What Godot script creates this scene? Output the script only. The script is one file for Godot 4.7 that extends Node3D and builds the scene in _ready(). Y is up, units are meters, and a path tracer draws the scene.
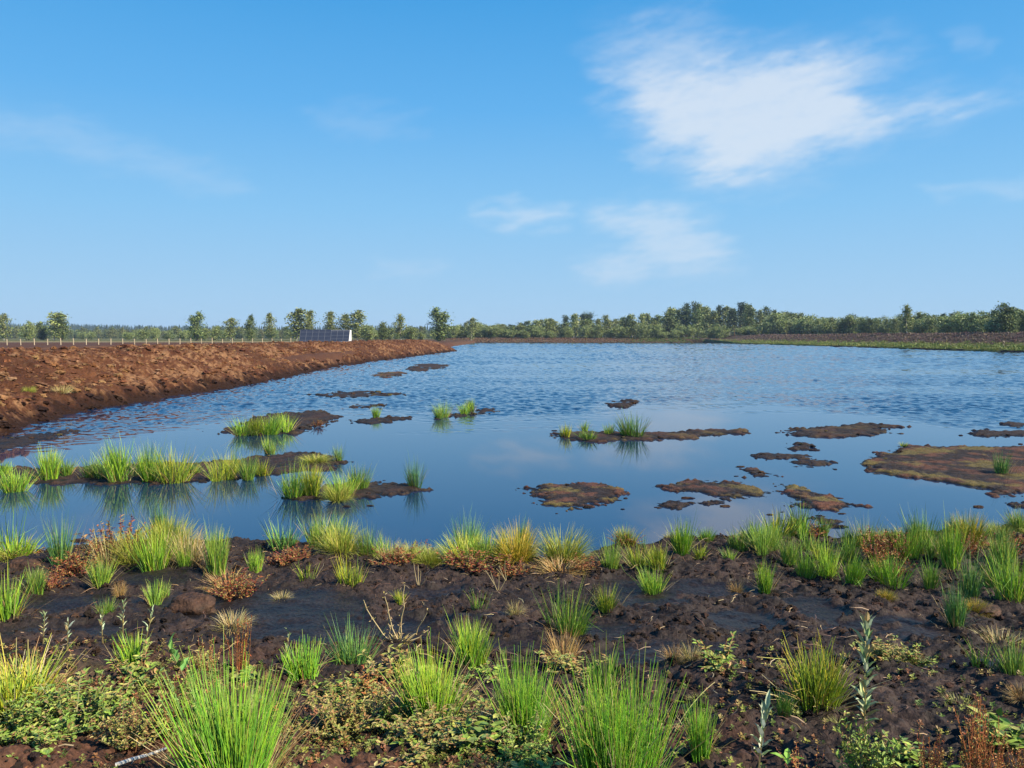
extends Node3D

const SHORE := [Vector2(-6.37, -7.17), Vector2(-5.29, -7.83), Vector2(-4.99, -8.01), Vector2(-4.61, -8.28), Vector2(-3.99, -8.36), Vector2(-2.85, -8.45), Vector2(-2.00, -8.32), Vector2(-1.17, -7.90), Vector2(-0.63, -7.76), Vector2(0.70, -7.76), Vector2(1.25, -8.36), Vector2(2.02, -8.62), Vector2(2.82, -8.62), Vector2(3.86, -8.66), Vector2(4.93, -8.75), Vector2(6.08, -9.02), Vector2(8.48, -9.37)]
const PROFILE := [Vector2(-3, -0.7), Vector2(-1, -0.45), Vector2(-0.35, -0.15), Vector2(0, 0), Vector2(0.14, 0.09), Vector2(0.8, 0.13), Vector2(2.5, 0.19), Vector2(3.6, 0.3), Vector2(4.6, 0.46), Vector2(6, 0.56), Vector2(9, 0.62)]
const BUND_SHORE := [Vector2(-400, -10), Vector2(-140, -8.0), Vector2(-128, -8.8), Vector2(-62, -13.6), Vector2(-36.7, -12.6), Vector2(-27, -13.1), Vector2(-22.6, -13.1), Vector2(-17.1, -11.6), Vector2(-9, -10.5)]

var taken := {}
var rng := RandomNumberGenerator.new()
var fine: FastNoiseLite
var mid: FastNoiseLite
var broad: FastNoiseLite
var cell: FastNoiseLite
var mat := {}
var pools := []
var shape := {}


# ---------------------------------------------------------------- helpers
class Shape:
	var v := PackedVector3Array()
	var c := PackedColorArray()
	var i := PackedInt32Array()
	func tri(a: Vector3, b: Vector3, d: Vector3, col: Color) -> void:
		var k := v.size()
		v.append(a); v.append(b); v.append(d)
		c.append(col); c.append(col); c.append(col)
		i.append(k); i.append(k + 1); i.append(k + 2)
	func quad(a: Vector3, b: Vector3, d: Vector3, e: Vector3, col: Color) -> void:
		var k := v.size()
		v.append(a); v.append(b); v.append(d); v.append(e)
		c.append(col); c.append(col); c.append(col); c.append(col)
		for n in [0, 1, 2, 0, 2, 3]:
			i.append(k + n)
	func box(lo: Vector3, hi: Vector3, col: Color, turn := Transform3D()) -> void:
		var p := []
		for n in 8:
			p.append(turn * Vector3(hi.x if n & 1 else lo.x, hi.y if n & 2 else lo.y, hi.z if n & 4 else lo.z))
		for f in [[0, 2, 3, 1], [4, 5, 7, 6], [0, 1, 5, 4], [2, 6, 7, 3], [0, 4, 6, 2], [1, 3, 7, 5]]:
			quad(p[f[0]], p[f[3]], p[f[2]], p[f[1]], col)
	func ribbon(path: PackedVector3Array, side: Vector3, width: float, c0: Color, c1: Color) -> void:
		var k := v.size()
		var n := path.size()
		for j in n:
			var t := float(j) / (n - 1)
			var w := width * 0.5 * (1.0 - t * t * 0.9)
			v.append(path[j] - side * w); v.append(path[j] + side * w)
			var col := c0.lerp(c1, clampf(t * 3.0 - 1.9, 0, 1))
			c.append(col); c.append(col)
			if j:
				var b := k + j * 2
				for q in [b - 2, b - 1, b + 1, b - 2, b + 1, b]:
					i.append(q)
	func tube(path: PackedVector3Array, r0: float, r1: float, sides: int, c0: Color, c1: Color) -> void:
		var k := v.size()
		var n := path.size()
		for j in n:
			var t := float(j) / (n - 1)
			var along := (path[mini(j + 1, n - 1)] - path[maxi(j - 1, 0)]).normalized()
			var a := along.cross(Vector3(0.31, 0.2, 0.93)).normalized()
			var b := along.cross(a)
			var col := c0.lerp(c1, clampf(t * 3.0 - 1.9, 0, 1))
			for q in sides:
				var ang := TAU * q / sides
				v.append(path[j] + (a * cos(ang) + b * sin(ang)) * lerpf(r0, r1, t))
				c.append(col)
				if j:
					var q1 := (q + 1) % sides
					var lo := k + (j - 1) * sides
					var hi := k + j * sides
					for e in [lo + q, hi + q, hi + q1, lo + q, hi + q1, lo + q1]:
						i.append(e)
	func leaf(at: Vector3, along: Vector3, up: Vector3, length: float, width: float, col: Color) -> void:
		var side := along.cross(up).normalized() * width * 0.5
		var lift := side.cross(along).normalized() * length * 0.06
		var m1 := at + along * length * 0.35 - lift
		var m2 := at + along * length * 0.7 - lift * 0.6
		var tip := at + along * length + lift * -1.5
		var k := v.size()
		for p in [at, m1 - side + lift * 2.0, m1, m1 + side + lift * 2.0, m2 - side * 0.75 + lift * 1.5, m2, m2 + side * 0.75 + lift * 1.5, tip]:
			v.append(p); c.append(col)
		for q in [0, 1, 2, 0, 2, 3, 1, 4, 5, 1, 5, 2, 2, 5, 6, 2, 6, 3, 4, 7, 5, 5, 7, 6]:
			i.append(k + q)
	func mesh(material: Material) -> ArrayMesh:
		var a := []
		a.resize(Mesh.ARRAY_MAX)
		a[Mesh.ARRAY_VERTEX] = v
		a[Mesh.ARRAY_COLOR] = c
		a[Mesh.ARRAY_INDEX] = i
		var m := ArrayMesh.new()
		m.add_surface_from_arrays(Mesh.PRIMITIVE_TRIANGLES, a)
		m.surface_set_material(0, material)
		return m


func numbered(called: String) -> String:
	taken[called] = taken.get(called, -1) + 1
	return called if taken[called] == 0 else "%s_%03d" % [called, taken[called]]


func tag(o: Node, label: String, category: String, group := "", kind := "") -> Node:
	if label: o.set_meta("label", label)
	if category: o.set_meta("category", category)
	if group: o.set_meta("group", group)
	if kind: o.set_meta("kind", kind)
	return o


func part(called: String, m: Mesh, parent: Node, at := Vector3.ZERO) -> MeshInstance3D:
	var o := MeshInstance3D.new()
	o.name = called
	o.mesh = m
	o.position = at
	parent.add_child(o, true)
	return o


func single(called: String, m: Mesh, at: Vector3) -> MeshInstance3D:
	var o := MeshInstance3D.new()
	o.name = numbered(called)
	o.mesh = m
	o.position = at
	add_child(o)
	return o


func base(called: String, at: Vector3) -> Node3D:
	var o := Node3D.new()
	o.name = numbered(called)
	o.position = at
	add_child(o)
	return o


func many(called: String, m: Mesh, places: Array, tints: Array, label: String) -> void:
	var mm := MultiMesh.new()
	mm.transform_format = MultiMesh.TRANSFORM_3D
	mm.use_colors = true
	mm.mesh = m
	mm.instance_count = places.size()
	for k in places.size():
		mm.set_instance_transform(k, places[k])
		mm.set_instance_color(k, tints[k])
	var o := MultiMeshInstance3D.new()
	o.name = numbered(called)
	o.multimesh = mm
	add_child(o)
	tag(o, label, called.replace("_", " "), "", "stuff")


func lin(r: float, g: float, b: float) -> Color:
	return Color(r, g, b)


func paint(color: Color, rough: float, specular := 0.5) -> StandardMaterial3D:
	var m := StandardMaterial3D.new()
	m.albedo_color = color.linear_to_srgb()
	m.roughness = rough
	m.metallic_specular = specular
	return m


func tinted(rough: float, specular := 0.5, tint := Color.WHITE) -> StandardMaterial3D:
	var m := paint(tint, rough, specular)
	m.vertex_color_use_as_albedo = true
	return m


func noise(kind: int, frequency: float, octaves: int, number: int) -> FastNoiseLite:
	var n := FastNoiseLite.new()
	n.noise_type = kind
	n.frequency = frequency
	n.seed = number
	n.fractal_octaves = octaves
	if octaves == 1: n.fractal_type = FastNoiseLite.FRACTAL_NONE
	return n


func grain(frequency: float, dark: float, number: int) -> NoiseTexture2D:
	var t := NoiseTexture2D.new()
	t.width = 512; t.height = 512
	t.seamless = true
	t.noise = noise(FastNoiseLite.TYPE_SIMPLEX_SMOOTH, frequency, 5, number)
	var g := Gradient.new()
	g.set_color(0, Color(dark, dark, dark)); g.set_color(1, Color.WHITE)
	t.color_ramp = g
	return t


func relief(frequency: float, strength: float, number: int) -> NoiseTexture2D:
	var t := NoiseTexture2D.new()
	t.width = 512; t.height = 512
	t.seamless = true
	t.as_normal_map = true
	t.bump_strength = strength
	t.noise = noise(FastNoiseLite.TYPE_SIMPLEX_SMOOTH, frequency, 5, number)
	return t


func earth(rough: float, specular: float, metres: float, bumps: float) -> StandardMaterial3D:
	var m := tinted(rough, specular)
	m.uv1_triplanar = true
	m.uv1_world_triplanar = true
	m.uv1_scale = Vector3.ONE / metres
	m.albedo_texture = shape["grain"]
	m.normal_enabled = true
	m.normal_texture = shape["relief"]
	m.normal_scale = bumps
	return m


func along(list: Array, x: float) -> float:
	if x <= list[0].x: return list[0].y
	for k in range(1, list.size()):
		if x <= list[k].x:
			return lerpf(list[k - 1].y, list[k].y, (x - list[k - 1].x) / (list[k].x - list[k - 1].x))
	return list[-1].y


# a height field: heights, colours and surface numbers on a grid of x and z, normals from the heights
func field(xs: PackedFloat32Array, zs: PackedFloat32Array, hs: PackedFloat32Array, cs: PackedColorArray, kinds: PackedByteArray, materials: Array, lowest := -1e9, with_uv := false) -> ArrayMesh:
	var w := xs.size()
	var h := zs.size()
	var v := PackedVector3Array(); v.resize(w * h)
	var n := PackedVector3Array(); n.resize(w * h)
	var uv := PackedVector2Array(); uv.resize(w * h if with_uv else 0)
	for j in h:
		var j0 := maxi(j - 1, 0); var j1 := mini(j + 1, h - 1)
		for i in w:
			var k := j * w + i
			var i0 := maxi(i - 1, 0); var i1 := mini(i + 1, w - 1)
			v[k] = Vector3(xs[i], hs[k], zs[j])
			n[k] = Vector3(-(hs[j * w + i1] - hs[j * w + i0]) / (xs[i1] - xs[i0]), 1, -(hs[j1 * w + i] - hs[j0 * w + i]) / (zs[j1] - zs[j0])).normalized()
			if with_uv: uv[k] = Vector2(xs[i], zs[j])
	var m := ArrayMesh.new()
	for s in materials.size():
		var idx := PackedInt32Array()
		for j in h - 1:
			for i in w - 1:
				var k := j * w + i
				if kinds[k] != s: continue
				if hs[k] < lowest and hs[k + 1] < lowest and hs[k + w] < lowest and hs[k + w + 1] < lowest: continue
				idx.append(k); idx.append(k + 1); idx.append(k + w + 1)
				idx.append(k); idx.append(k + w + 1); idx.append(k + w)
		if idx.is_empty(): continue
		var a := []
		a.resize(Mesh.ARRAY_MAX)
		a[Mesh.ARRAY_VERTEX] = v; a[Mesh.ARRAY_NORMAL] = n; a[Mesh.ARRAY_INDEX] = idx
		if cs.size(): a[Mesh.ARRAY_COLOR] = cs
		if with_uv: a[Mesh.ARRAY_TEX_UV] = uv
		m.add_surface_from_arrays(Mesh.PRIMITIVE_TRIANGLES, a)
		m.surface_set_material(m.get_surface_count() - 1, materials[s])
	return m


func steps(from: float, to: float, by: float) -> PackedFloat32Array:
	var out := PackedFloat32Array()
	var n := int(ceil((to - from) / by))
	for k in n + 1: out.append(lerpf(from, to, float(k) / n))
	return out


func growing(near: float, far: float, share: float) -> PackedFloat32Array:      # negative z, far first
	var out := PackedFloat32Array()
	var n := int(ceil(log(far / near) / share))
	for k in n + 1: out.append(-far * pow(near / far, float(k) / n))
	return out


# ---------------------------------------------------------------- the lie of the land
func wet(x: float, z: float) -> float:
	var best := 0.0
	var ragged := 0.45 * mid.get_noise_2d(x * 1.3, z * 1.3) + 0.22 * fine.get_noise_2d(x * 0.9, z * 0.9)
	for p in pools:
		if absf(x - p[0]) > 2.2 * p[2] + p[3] or absf(z - p[1]) > 2.2 * p[3] + 0.3 * p[2]: continue
		var d := Vector2(x - p[0], z - p[1]).rotated(p[4])
		var r := Vector2(d.x / p[2], d.y / p[3]).length() + ragged
		best = maxf(best, smoothstep(1.05, 0.7, r) * p[5])
	return best


func bank(x: float, z: float) -> float:
	var zs := along(SHORE, x) + 0.16 * mid.get_noise_2d(x * 0.8, 31.0) + 0.05 * fine.get_noise_2d(x, 7.0)
	var h := along(PROFILE, z - zs)
	var w := wet(x, z)
	var rough := 1.0 - 0.93 * w
	h += 0.05 * broad.get_noise_2d(x * 2.2, z * 2.2)
	var lump := cell.get_noise_2d(x, z)
	h += rough * (0.045 * mid.get_noise_2d(x * 1.6, z * 1.6) - 0.03 * maxf(0.0, lump + 0.62) + 0.03 * fine.get_noise_2d(x * 1.2, z * 1.2) + 0.026 * fine.get_noise_2d(x * 3.4, z * 3.4 + 50.0))
	return h - 0.035 * w + w * (0.014 * mid.get_noise_2d(x * 1.3, z * 2.6 + 9.0) + 0.006 * fine.get_noise_2d(x * 1.2, z * 2.0))


func bund(x: float, z: float) -> float:
	var u := along(BUND_SHORE, z) + 0.5 * broad.get_noise_2d(z * 0.6, 12.0) + 0.25 * mid.get_noise_2d(z * 0.5, 3.0) - x
	var end := smoothstep(-137.0, -124.0, z)
	var top := 1.74 + 0.1 * broad.get_noise_2d(z * 0.35, 77.0)
	var h := -0.5 + 0.5 * smoothstep(-1.5, 0.1, u)
	h += top * (0.28 * smoothstep(0.0, 0.9, u) + 0.72 * smoothstep(0.4, 4.6, u))
	h = lerpf(h, 1.0, smoothstep(6.0, 9.5, u))
	var rough := smoothstep(-0.2, 0.8, u) * (1.0 - 0.75 * smoothstep(6.0, 9.0, u))
	var s := x * 0.8 - z * 0.5
	var q := -x * 0.5 + z * 0.8
	h += rough * (0.15 * broad.get_noise_2d(x * 1.6, z * 1.6) + 0.13 * mid.get_noise_2d(s * 0.35, q * 0.9) + 0.09 * absf(mid.get_noise_2d(x * 1.4 + 90.0, z * 1.4)) + 0.06 * fine.get_noise_2d(x * 0.45, z * 0.45) + 0.035 * fine.get_noise_2d(x * 1.1, z * 1.1) + 0.07 * smoothstep(5.5, 3.0, u) * (absf(sin(z * 1.9 + x * 0.9 + 1.6 * mid.get_noise_2d(x * 0.3, z * 0.3))) - 0.6))
	return lerpf(-0.6, h, end) if x > -22.0 else h


func land(x: float, z: float) -> float:
	var h := 1.0
	if x < -30.0: h += 0.3 * smoothstep(-160.0, -320.0, z)
	var bed := smoothstep(-15.0, -13.0, x) * smoothstep(75.6, 74.4, x) * smoothstep(-302.0, -300.0, z)
	if x > 70.0:
		h = maxf(0.32 + 0.3 * smoothstep(76.0, 80.0, x), 3.0 * smoothstep(79.0, 96.0, x))
		h = lerpf(h, 1.9, smoothstep(-240.0, -330.0, z) * smoothstep(90.0, 76.0, x))
		h += 0.25 * broad.get_noise_2d(x * 0.3, z * 0.12)
	elif x > -30.0 and z < -300.0:
		h = 0.4 + 1.4 * smoothstep(-303.0, -322.0, z) + 0.2 * broad.get_noise_2d(x * 0.2, z * 0.2)
	h = lerpf(h, -0.9, bed)
	if z > -60.0 and x > -16.0: h = lerpf(h, minf(h, -0.9), smoothstep(-60.0, -20.0, z) * smoothstep(-16.0, -14.0, x))
	if z > -13.0: h = lerpf(h, 0.2, smoothstep(-13.0, 0.0, z))
	if z < -700.0:
		var hill := smoothstep(-700.0, -1700.0, z) * (2.0 + 14.0 * smoothstep(-200.0, -1150.0, x))
		h += hill
	return h


# ---------------------------------------------------------------- plants
func blade_path(at: Vector3, az: float, lean: float, bend: float, length: float, segments: int) -> PackedVector3Array:
	var out := PackedVector3Array()
	var p := at
	var a := lean
	var flat := Vector3(cos(az), 0, sin(az))
	for k in segments + 1:
		out.append(p)
		p += (flat * sin(a) + Vector3.UP * cos(a)) * length / segments
		a += bend / segments
	return out


func greens(list: Array) -> Color:
	var a: Color = list[rng.randi() % list.size()]
	var k := rng.randf_range(0.78, 1.2)
	return Color(a.r * k * rng.randf_range(0.92, 1.08), a.g * k, a.b * k * rng.randf_range(0.8, 1.2))


# a rush clump of height 1 and spread about 1: upright round stems, some dry ones
func rush(count: int, round_stems: bool, width: float, spread: float, number: int) -> Array:
	rng.seed = number
	var g := Shape.new(); var d := Shape.new()
	var live := [lin(0.17, 0.32, 0.03), lin(0.25, 0.40, 0.04), lin(0.12, 0.25, 0.04), lin(0.08, 0.19, 0.035), lin(0.33, 0.42, 0.045), lin(0.2, 0.35, 0.06)]
	var dry := [lin(0.36, 0.27, 0.10), lin(0.28, 0.17, 0.07), lin(0.42, 0.35, 0.18)]
	var crowns := []
	for k in rng.randi_range(4, 6):
		var a := rng.randf() * TAU
		crowns.append([Vector3(cos(a), 0, sin(a)) * rng.randf_range(0.04, 0.2) * spread, rng.randf_range(0.72, 1.08), Vector2(rng.randfn(), rng.randfn()) * 0.075])
	for k in count:
		var crown: Array = crowns[k % crowns.size()]
		var az := rng.randf() * TAU
		var r := sqrt(rng.randf())
		var at: Vector3 = crown[0] + Vector3(cos(az), 0, sin(az)) * r * 0.11 * spread
		at.y = -0.04
		var tilt: Vector2 = Vector2(cos(az), sin(az)) * r * 0.3 * spread * rng.randf_range(0.1, 1.4) + crown[2] + Vector2(at.x, at.z) * 0.4
		var lean := tilt.length()
		var length: float = rng.randf_range(0.42, 1.0) * crown[1]
		if rng.randf() < 0.07: length *= 1.2
		var path := blade_path(at, tilt.angle(), lean, rng.randf_range(-0.1, 0.4) * spread, length, 5)
		if rng.randf() < 0.1:
			var fold := rng.randi_range(2, 4)
			var fall := Vector3(rng.randf_range(-1, 1), rng.randf_range(-0.9, 0.4), rng.randf_range(-1, 1)).normalized() * length / 5.0
			for q in range(fold + 1, 6): path[q] = path[fold] + fall * (q - fold)
		var c0 := greens(live)
		var c1 := c0 if rng.randf() < 0.6 else greens(dry).lerp(c0, 0.35)
		if round_stems: g.tube(path, width * 0.5, width * 0.12, 3, c0, c1)
		else: g.ribbon(path, Vector3(1, 0, 0).rotated(Vector3.UP, rng.randf_range(-1.1, 1.1)), width, c0, c1)
	for k in int(count * 0.14) + 3:
		var az := rng.randf() * TAU
		var at := Vector3(cos(az), 0, sin(az)) * rng.randf() * 0.26 * spread
		var path := blade_path(at, az, rng.randf_range(0.3, 0.95), rng.randf_range(0.0, 0.7), rng.randf_range(0.4, 0.85), 4)
		var c0 := greens(dry)
		if round_stems: d.tube(path, width * 0.4, width * 0.12, 3, c0, c0)
		else: d.ribbon(path, Vector3(1, 0, 0).rotated(Vector3.UP, rng.randf_range(-1.1, 1.1)), width * 0.8, c0, c0)
	return [g.mesh(mat.blade), d.mesh(mat.blade)]


# a mounded tussock of fine arching blades, unit size
func tussock(count: int, width: float, palette: Array, number: int, flop := 1.0) -> ArrayMesh:
	rng.seed = number
	var g := Shape.new()
	for k in count:
		var az := rng.randf() * TAU
		var up := rng.randf()
		var at := Vector3(cos(az), 0, sin(az)) * sqrt(rng.randf()) * 0.28
		var path := blade_path(at, az + rng.randf_range(-0.6, 0.6), (1.0 - up) * 1.0 * flop, rng.randf_range(0.0, 0.8) * flop, lerpf(0.55, 0.85, up) * rng.randf_range(0.75, 1.1), 3)
		g.ribbon(path, Vector3(1, 0, 0).rotated(Vector3.UP, rng.randf_range(-1.2, 1.2)), width, greens(palette), greens(palette))
	return g.mesh(mat.blade)


# a low bushy weed: thin branching stems with many small leaves, unit size
func weed(stems: int, leaves: int, leaf_size: float, leaf_colors: Array, stem_color: Color, upright: float, number: int) -> Array:
	rng.seed = number
	var s := Shape.new(); var l := Shape.new()
	for k in stems:
		var az := rng.randf() * TAU
		var path := blade_path(Vector3(cos(az), 0, sin(az)) * rng.randf() * 0.3 - Vector3(0, 0.03, 0), az + rng.randf_range(-1, 1), rng.randf_range(0.0, 1.25) * (1.0 - upright), rng.randf_range(-0.3, 0.5), rng.randf_range(0.45, 1.0), 4)
		s.tube(path, 0.011, 0.004, 3, greens([stem_color]), greens([stem_color]))
		for q in leaves:
			var t := rng.randf_range(0.15, 1.0) * 4.0
			var j := mini(int(t), 3)
			var p := path[j].lerp(path[j + 1], t - j)
			var out := Vector3(rng.randf_range(-1, 1), rng.randf_range(-0.25, 0.9), rng.randf_range(-1, 1)).normalized()
			var size := leaf_size * rng.randf_range(0.55, 1.15)
			l.leaf(p, out, Vector3(rng.randf_range(-0.4, 0.4), 1, rng.randf_range(-0.4, 0.4)).normalized(), size, size * 0.42, greens(leaf_colors))
	return [s.mesh(mat.blade), l.mesh(mat.leaf)]


func put(called: String, meshes: Array, parts: Array, x: float, z: float, w: float, h: float, ground_y: float, turn: float, tint: String, label: String, category: String, group: String) -> Node3D:
	var o: Node3D
	if meshes.size() == 1:
		o = single(called, meshes[0], Vector3(x, ground_y, z))
		if tint and tint != "straw": (o as MeshInstance3D).material_override = mat[tint]
	else:
		o = base(called, Vector3(x, ground_y, z))
		for k in meshes.size():
			var p := part(parts[k], meshes[k], o)
			if tint and k == 0: p.material_override = mat[tint]
	o.basis = Basis(Vector3.UP, turn).scaled(Vector3(w, h, w))
	tag(o, label, category, group)
	return o


# ---------------------------------------------------------------- trees
func tree(kind: String, number: int) -> Array:
	rng.seed = number
	var t := Shape.new(); var l := Shape.new()
	var bark := {"birch": lin(0.55, 0.5, 0.42), "willow": lin(0.12, 0.1, 0.07), "alder": lin(0.10, 0.085, 0.07), "pine": lin(0.2, 0.11, 0.06)}
	var leafy := {"birch": [lin(0.21, 0.25, 0.075), lin(0.16, 0.2, 0.06), lin(0.28, 0.29, 0.11)], "willow": [lin(0.2, 0.26, 0.07), lin(0.16, 0.2, 0.06), lin(0.27, 0.3, 0.14)], "alder": [lin(0.12, 0.17, 0.055), lin(0.095, 0.135, 0.045), lin(0.17, 0.2, 0.065)], "pine": [lin(0.05, 0.08, 0.035), lin(0.07, 0.11, 0.045)]}
	var trunks := {"birch": 1, "willow": 5, "alder": 2, "pine": 1}
	var clear := {"birch": 0.12, "willow": 0.03, "alder": 0.05, "pine": 0.35}
	var wide := {"birch": 0.23, "willow": 0.5, "alder": 0.36, "pine": 0.2}
	var high := 10.0
	var n: int = trunks[kind]
	var tone := rng.randf_range(0.75, 1.25)
	for s in n:
		var az := rng.randf() * TAU
		var tall := high * (1.0 if s == 0 else rng.randf_range(0.65, 0.95))
		var foot := Vector3(cos(az), 0, sin(az)) * (0.0 if n == 1 else rng.randf_range(0.2, 0.9))
		foot.y = -0.2
		var path := blade_path(foot, az, rng.randf_range(0.0, 0.1) if n < 3 else rng.randf_range(0.1, 0.45), rng.randf_range(-0.15, 0.1), tall, 7)
		t.tube(path, 0.17, 0.03, 6, bark[kind], bark[kind])
		var limbs := 28 if n == 1 else (24 if n == 2 else 15)
		for b in limbs:
			var f := lerpf(clear[kind], 0.99, (b + rng.randf()) / limbs)
			var j := mini(int(f * 7), 6)
			var at := path[j].lerp(path[j + 1], f * 7 - j)
			var form: float = sin(PI * clampf(pow((f - clear[kind]) / (1.0 - clear[kind]), 0.75) * 0.86 + 0.12, 0, 1)) if kind != "pine" else 1.0 - 0.5 * f
			var reach: float = high * wide[kind] * (form + 0.15) * rng.randf_range(0.4, 1.35) / (1.0 if n == 1 else 1.35)
			var limb_az := rng.randf() * TAU
			var limb := blade_path(at, limb_az, rng.randf_range(0.55, 1.15), rng.randf_range(-0.3, 0.6), reach, 3)
			t.tube(limb, 0.055 * (1.1 - f), 0.012, 3, bark[kind] * 0.8, bark[kind] * 0.6)
			for cl in 3:
				var mid_at := limb[cl + 1] + Vector3(rng.randf_range(-0.3, 0.3), rng.randf_range(-0.2, 0.3), rng.randf_range(-0.3, 0.3))
				var size := rng.randf_range(0.55, 1.4) * (0.8 + 0.5 * form)
				var shade := rng.randf_range(0.82, 1.2) * tone
				for q in 22:
					var o := Vector3(rng.randfn(), rng.randfn() * 0.75, rng.randfn()) * size * 0.5
					var c := greens(leafy[kind])
					var dir := Vector3(rng.randf_range(-1, 1), rng.randf_range(-1, 0.6), rng.randf_range(-1, 1)).normalized()
					var side := dir.cross(Vector3(rng.randf_range(-1, 1), rng.randf_range(-1, 1), rng.randf_range(-1, 1))).normalized()
					var e := rng.randf_range(0.14, 0.34)
					l.quad(mid_at + o - dir * e, mid_at + o + side * e * 0.6, mid_at + o + dir * e, mid_at + o - side * e * 0.6, Color(c.r * shade, c.g * shade, c.b * shade))
	return [t.mesh(mat.bark), l.mesh(mat.leaf)]


func spruce(number: int) -> ArrayMesh:
	rng.seed = number
	var l := Shape.new()
	var tiers := 9
	for k in tiers:
		var f := float(k) / tiers
		var y := 0.12 + 0.86 * f
		var r := 0.17 * (1.0 - f) + 0.015
		for q in 8:
			var a := TAU * (q + rng.randf()) / 8.0
			var rr := r * rng.randf_range(0.65, 1.2)
			var c := greens([lin(0.022, 0.045, 0.028), lin(0.03, 0.055, 0.03)])
			var out := Vector3(cos(a), 0, sin(a)); var side := Vector3(-sin(a), 0, cos(a))
			l.tri(Vector3(0, y + 0.13, 0), out * rr + side * rr * 0.45 + Vector3(0, y - 0.03, 0), out * rr - side * rr * 0.45 + Vector3(0, y - 0.03, 0), c)
	l.tube(PackedVector3Array([Vector3(0, -0.02, 0), Vector3(0, 0.3, 0)]), 0.015, 0.01, 4, lin(0.08, 0.06, 0.05), lin(0.08, 0.06, 0.05))
	return l.mesh(mat.leaf)


# ---------------------------------------------------------------- the sky
func sky_color(el: float) -> Color:
	var stops := [[-90.0, Color8(160, 198, 224)], [0.0, Color8(174, 208, 234)], [2.5, Color8(165, 205, 236)], [9.0, Color8(136, 195, 239)], [16.0, Color8(100, 176, 235)], [23.5, Color8(70, 158, 224)], [45.0, Color8(48, 128, 202)], [90.0, Color8(34, 96, 172)]]
	for k in range(1, stops.size()):
		if el <= stops[k][0]:
			var t: float = (el - stops[k - 1][0]) / (stops[k][0] - stops[k - 1][0])
			return (stops[k - 1][1] as Color).srgb_to_linear().lerp((stops[k][1] as Color).srgb_to_linear(), t)
	return (stops[-1][1] as Color).srgb_to_linear()


func inside(poly: PackedVector2Array, p: Vector2) -> float:        # distance to the outline, positive within
	var d := 1e9
	var n := poly.size()
	for k in n:
		d = minf(d, p.distance_squared_to(Geometry2D.get_closest_point_to_segment(p, poly[k], poly[(k + 1) % n])))
	return sqrt(d) * (1.0 if Geometry2D.is_point_in_polygon(p, poly) else -1.0)


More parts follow.
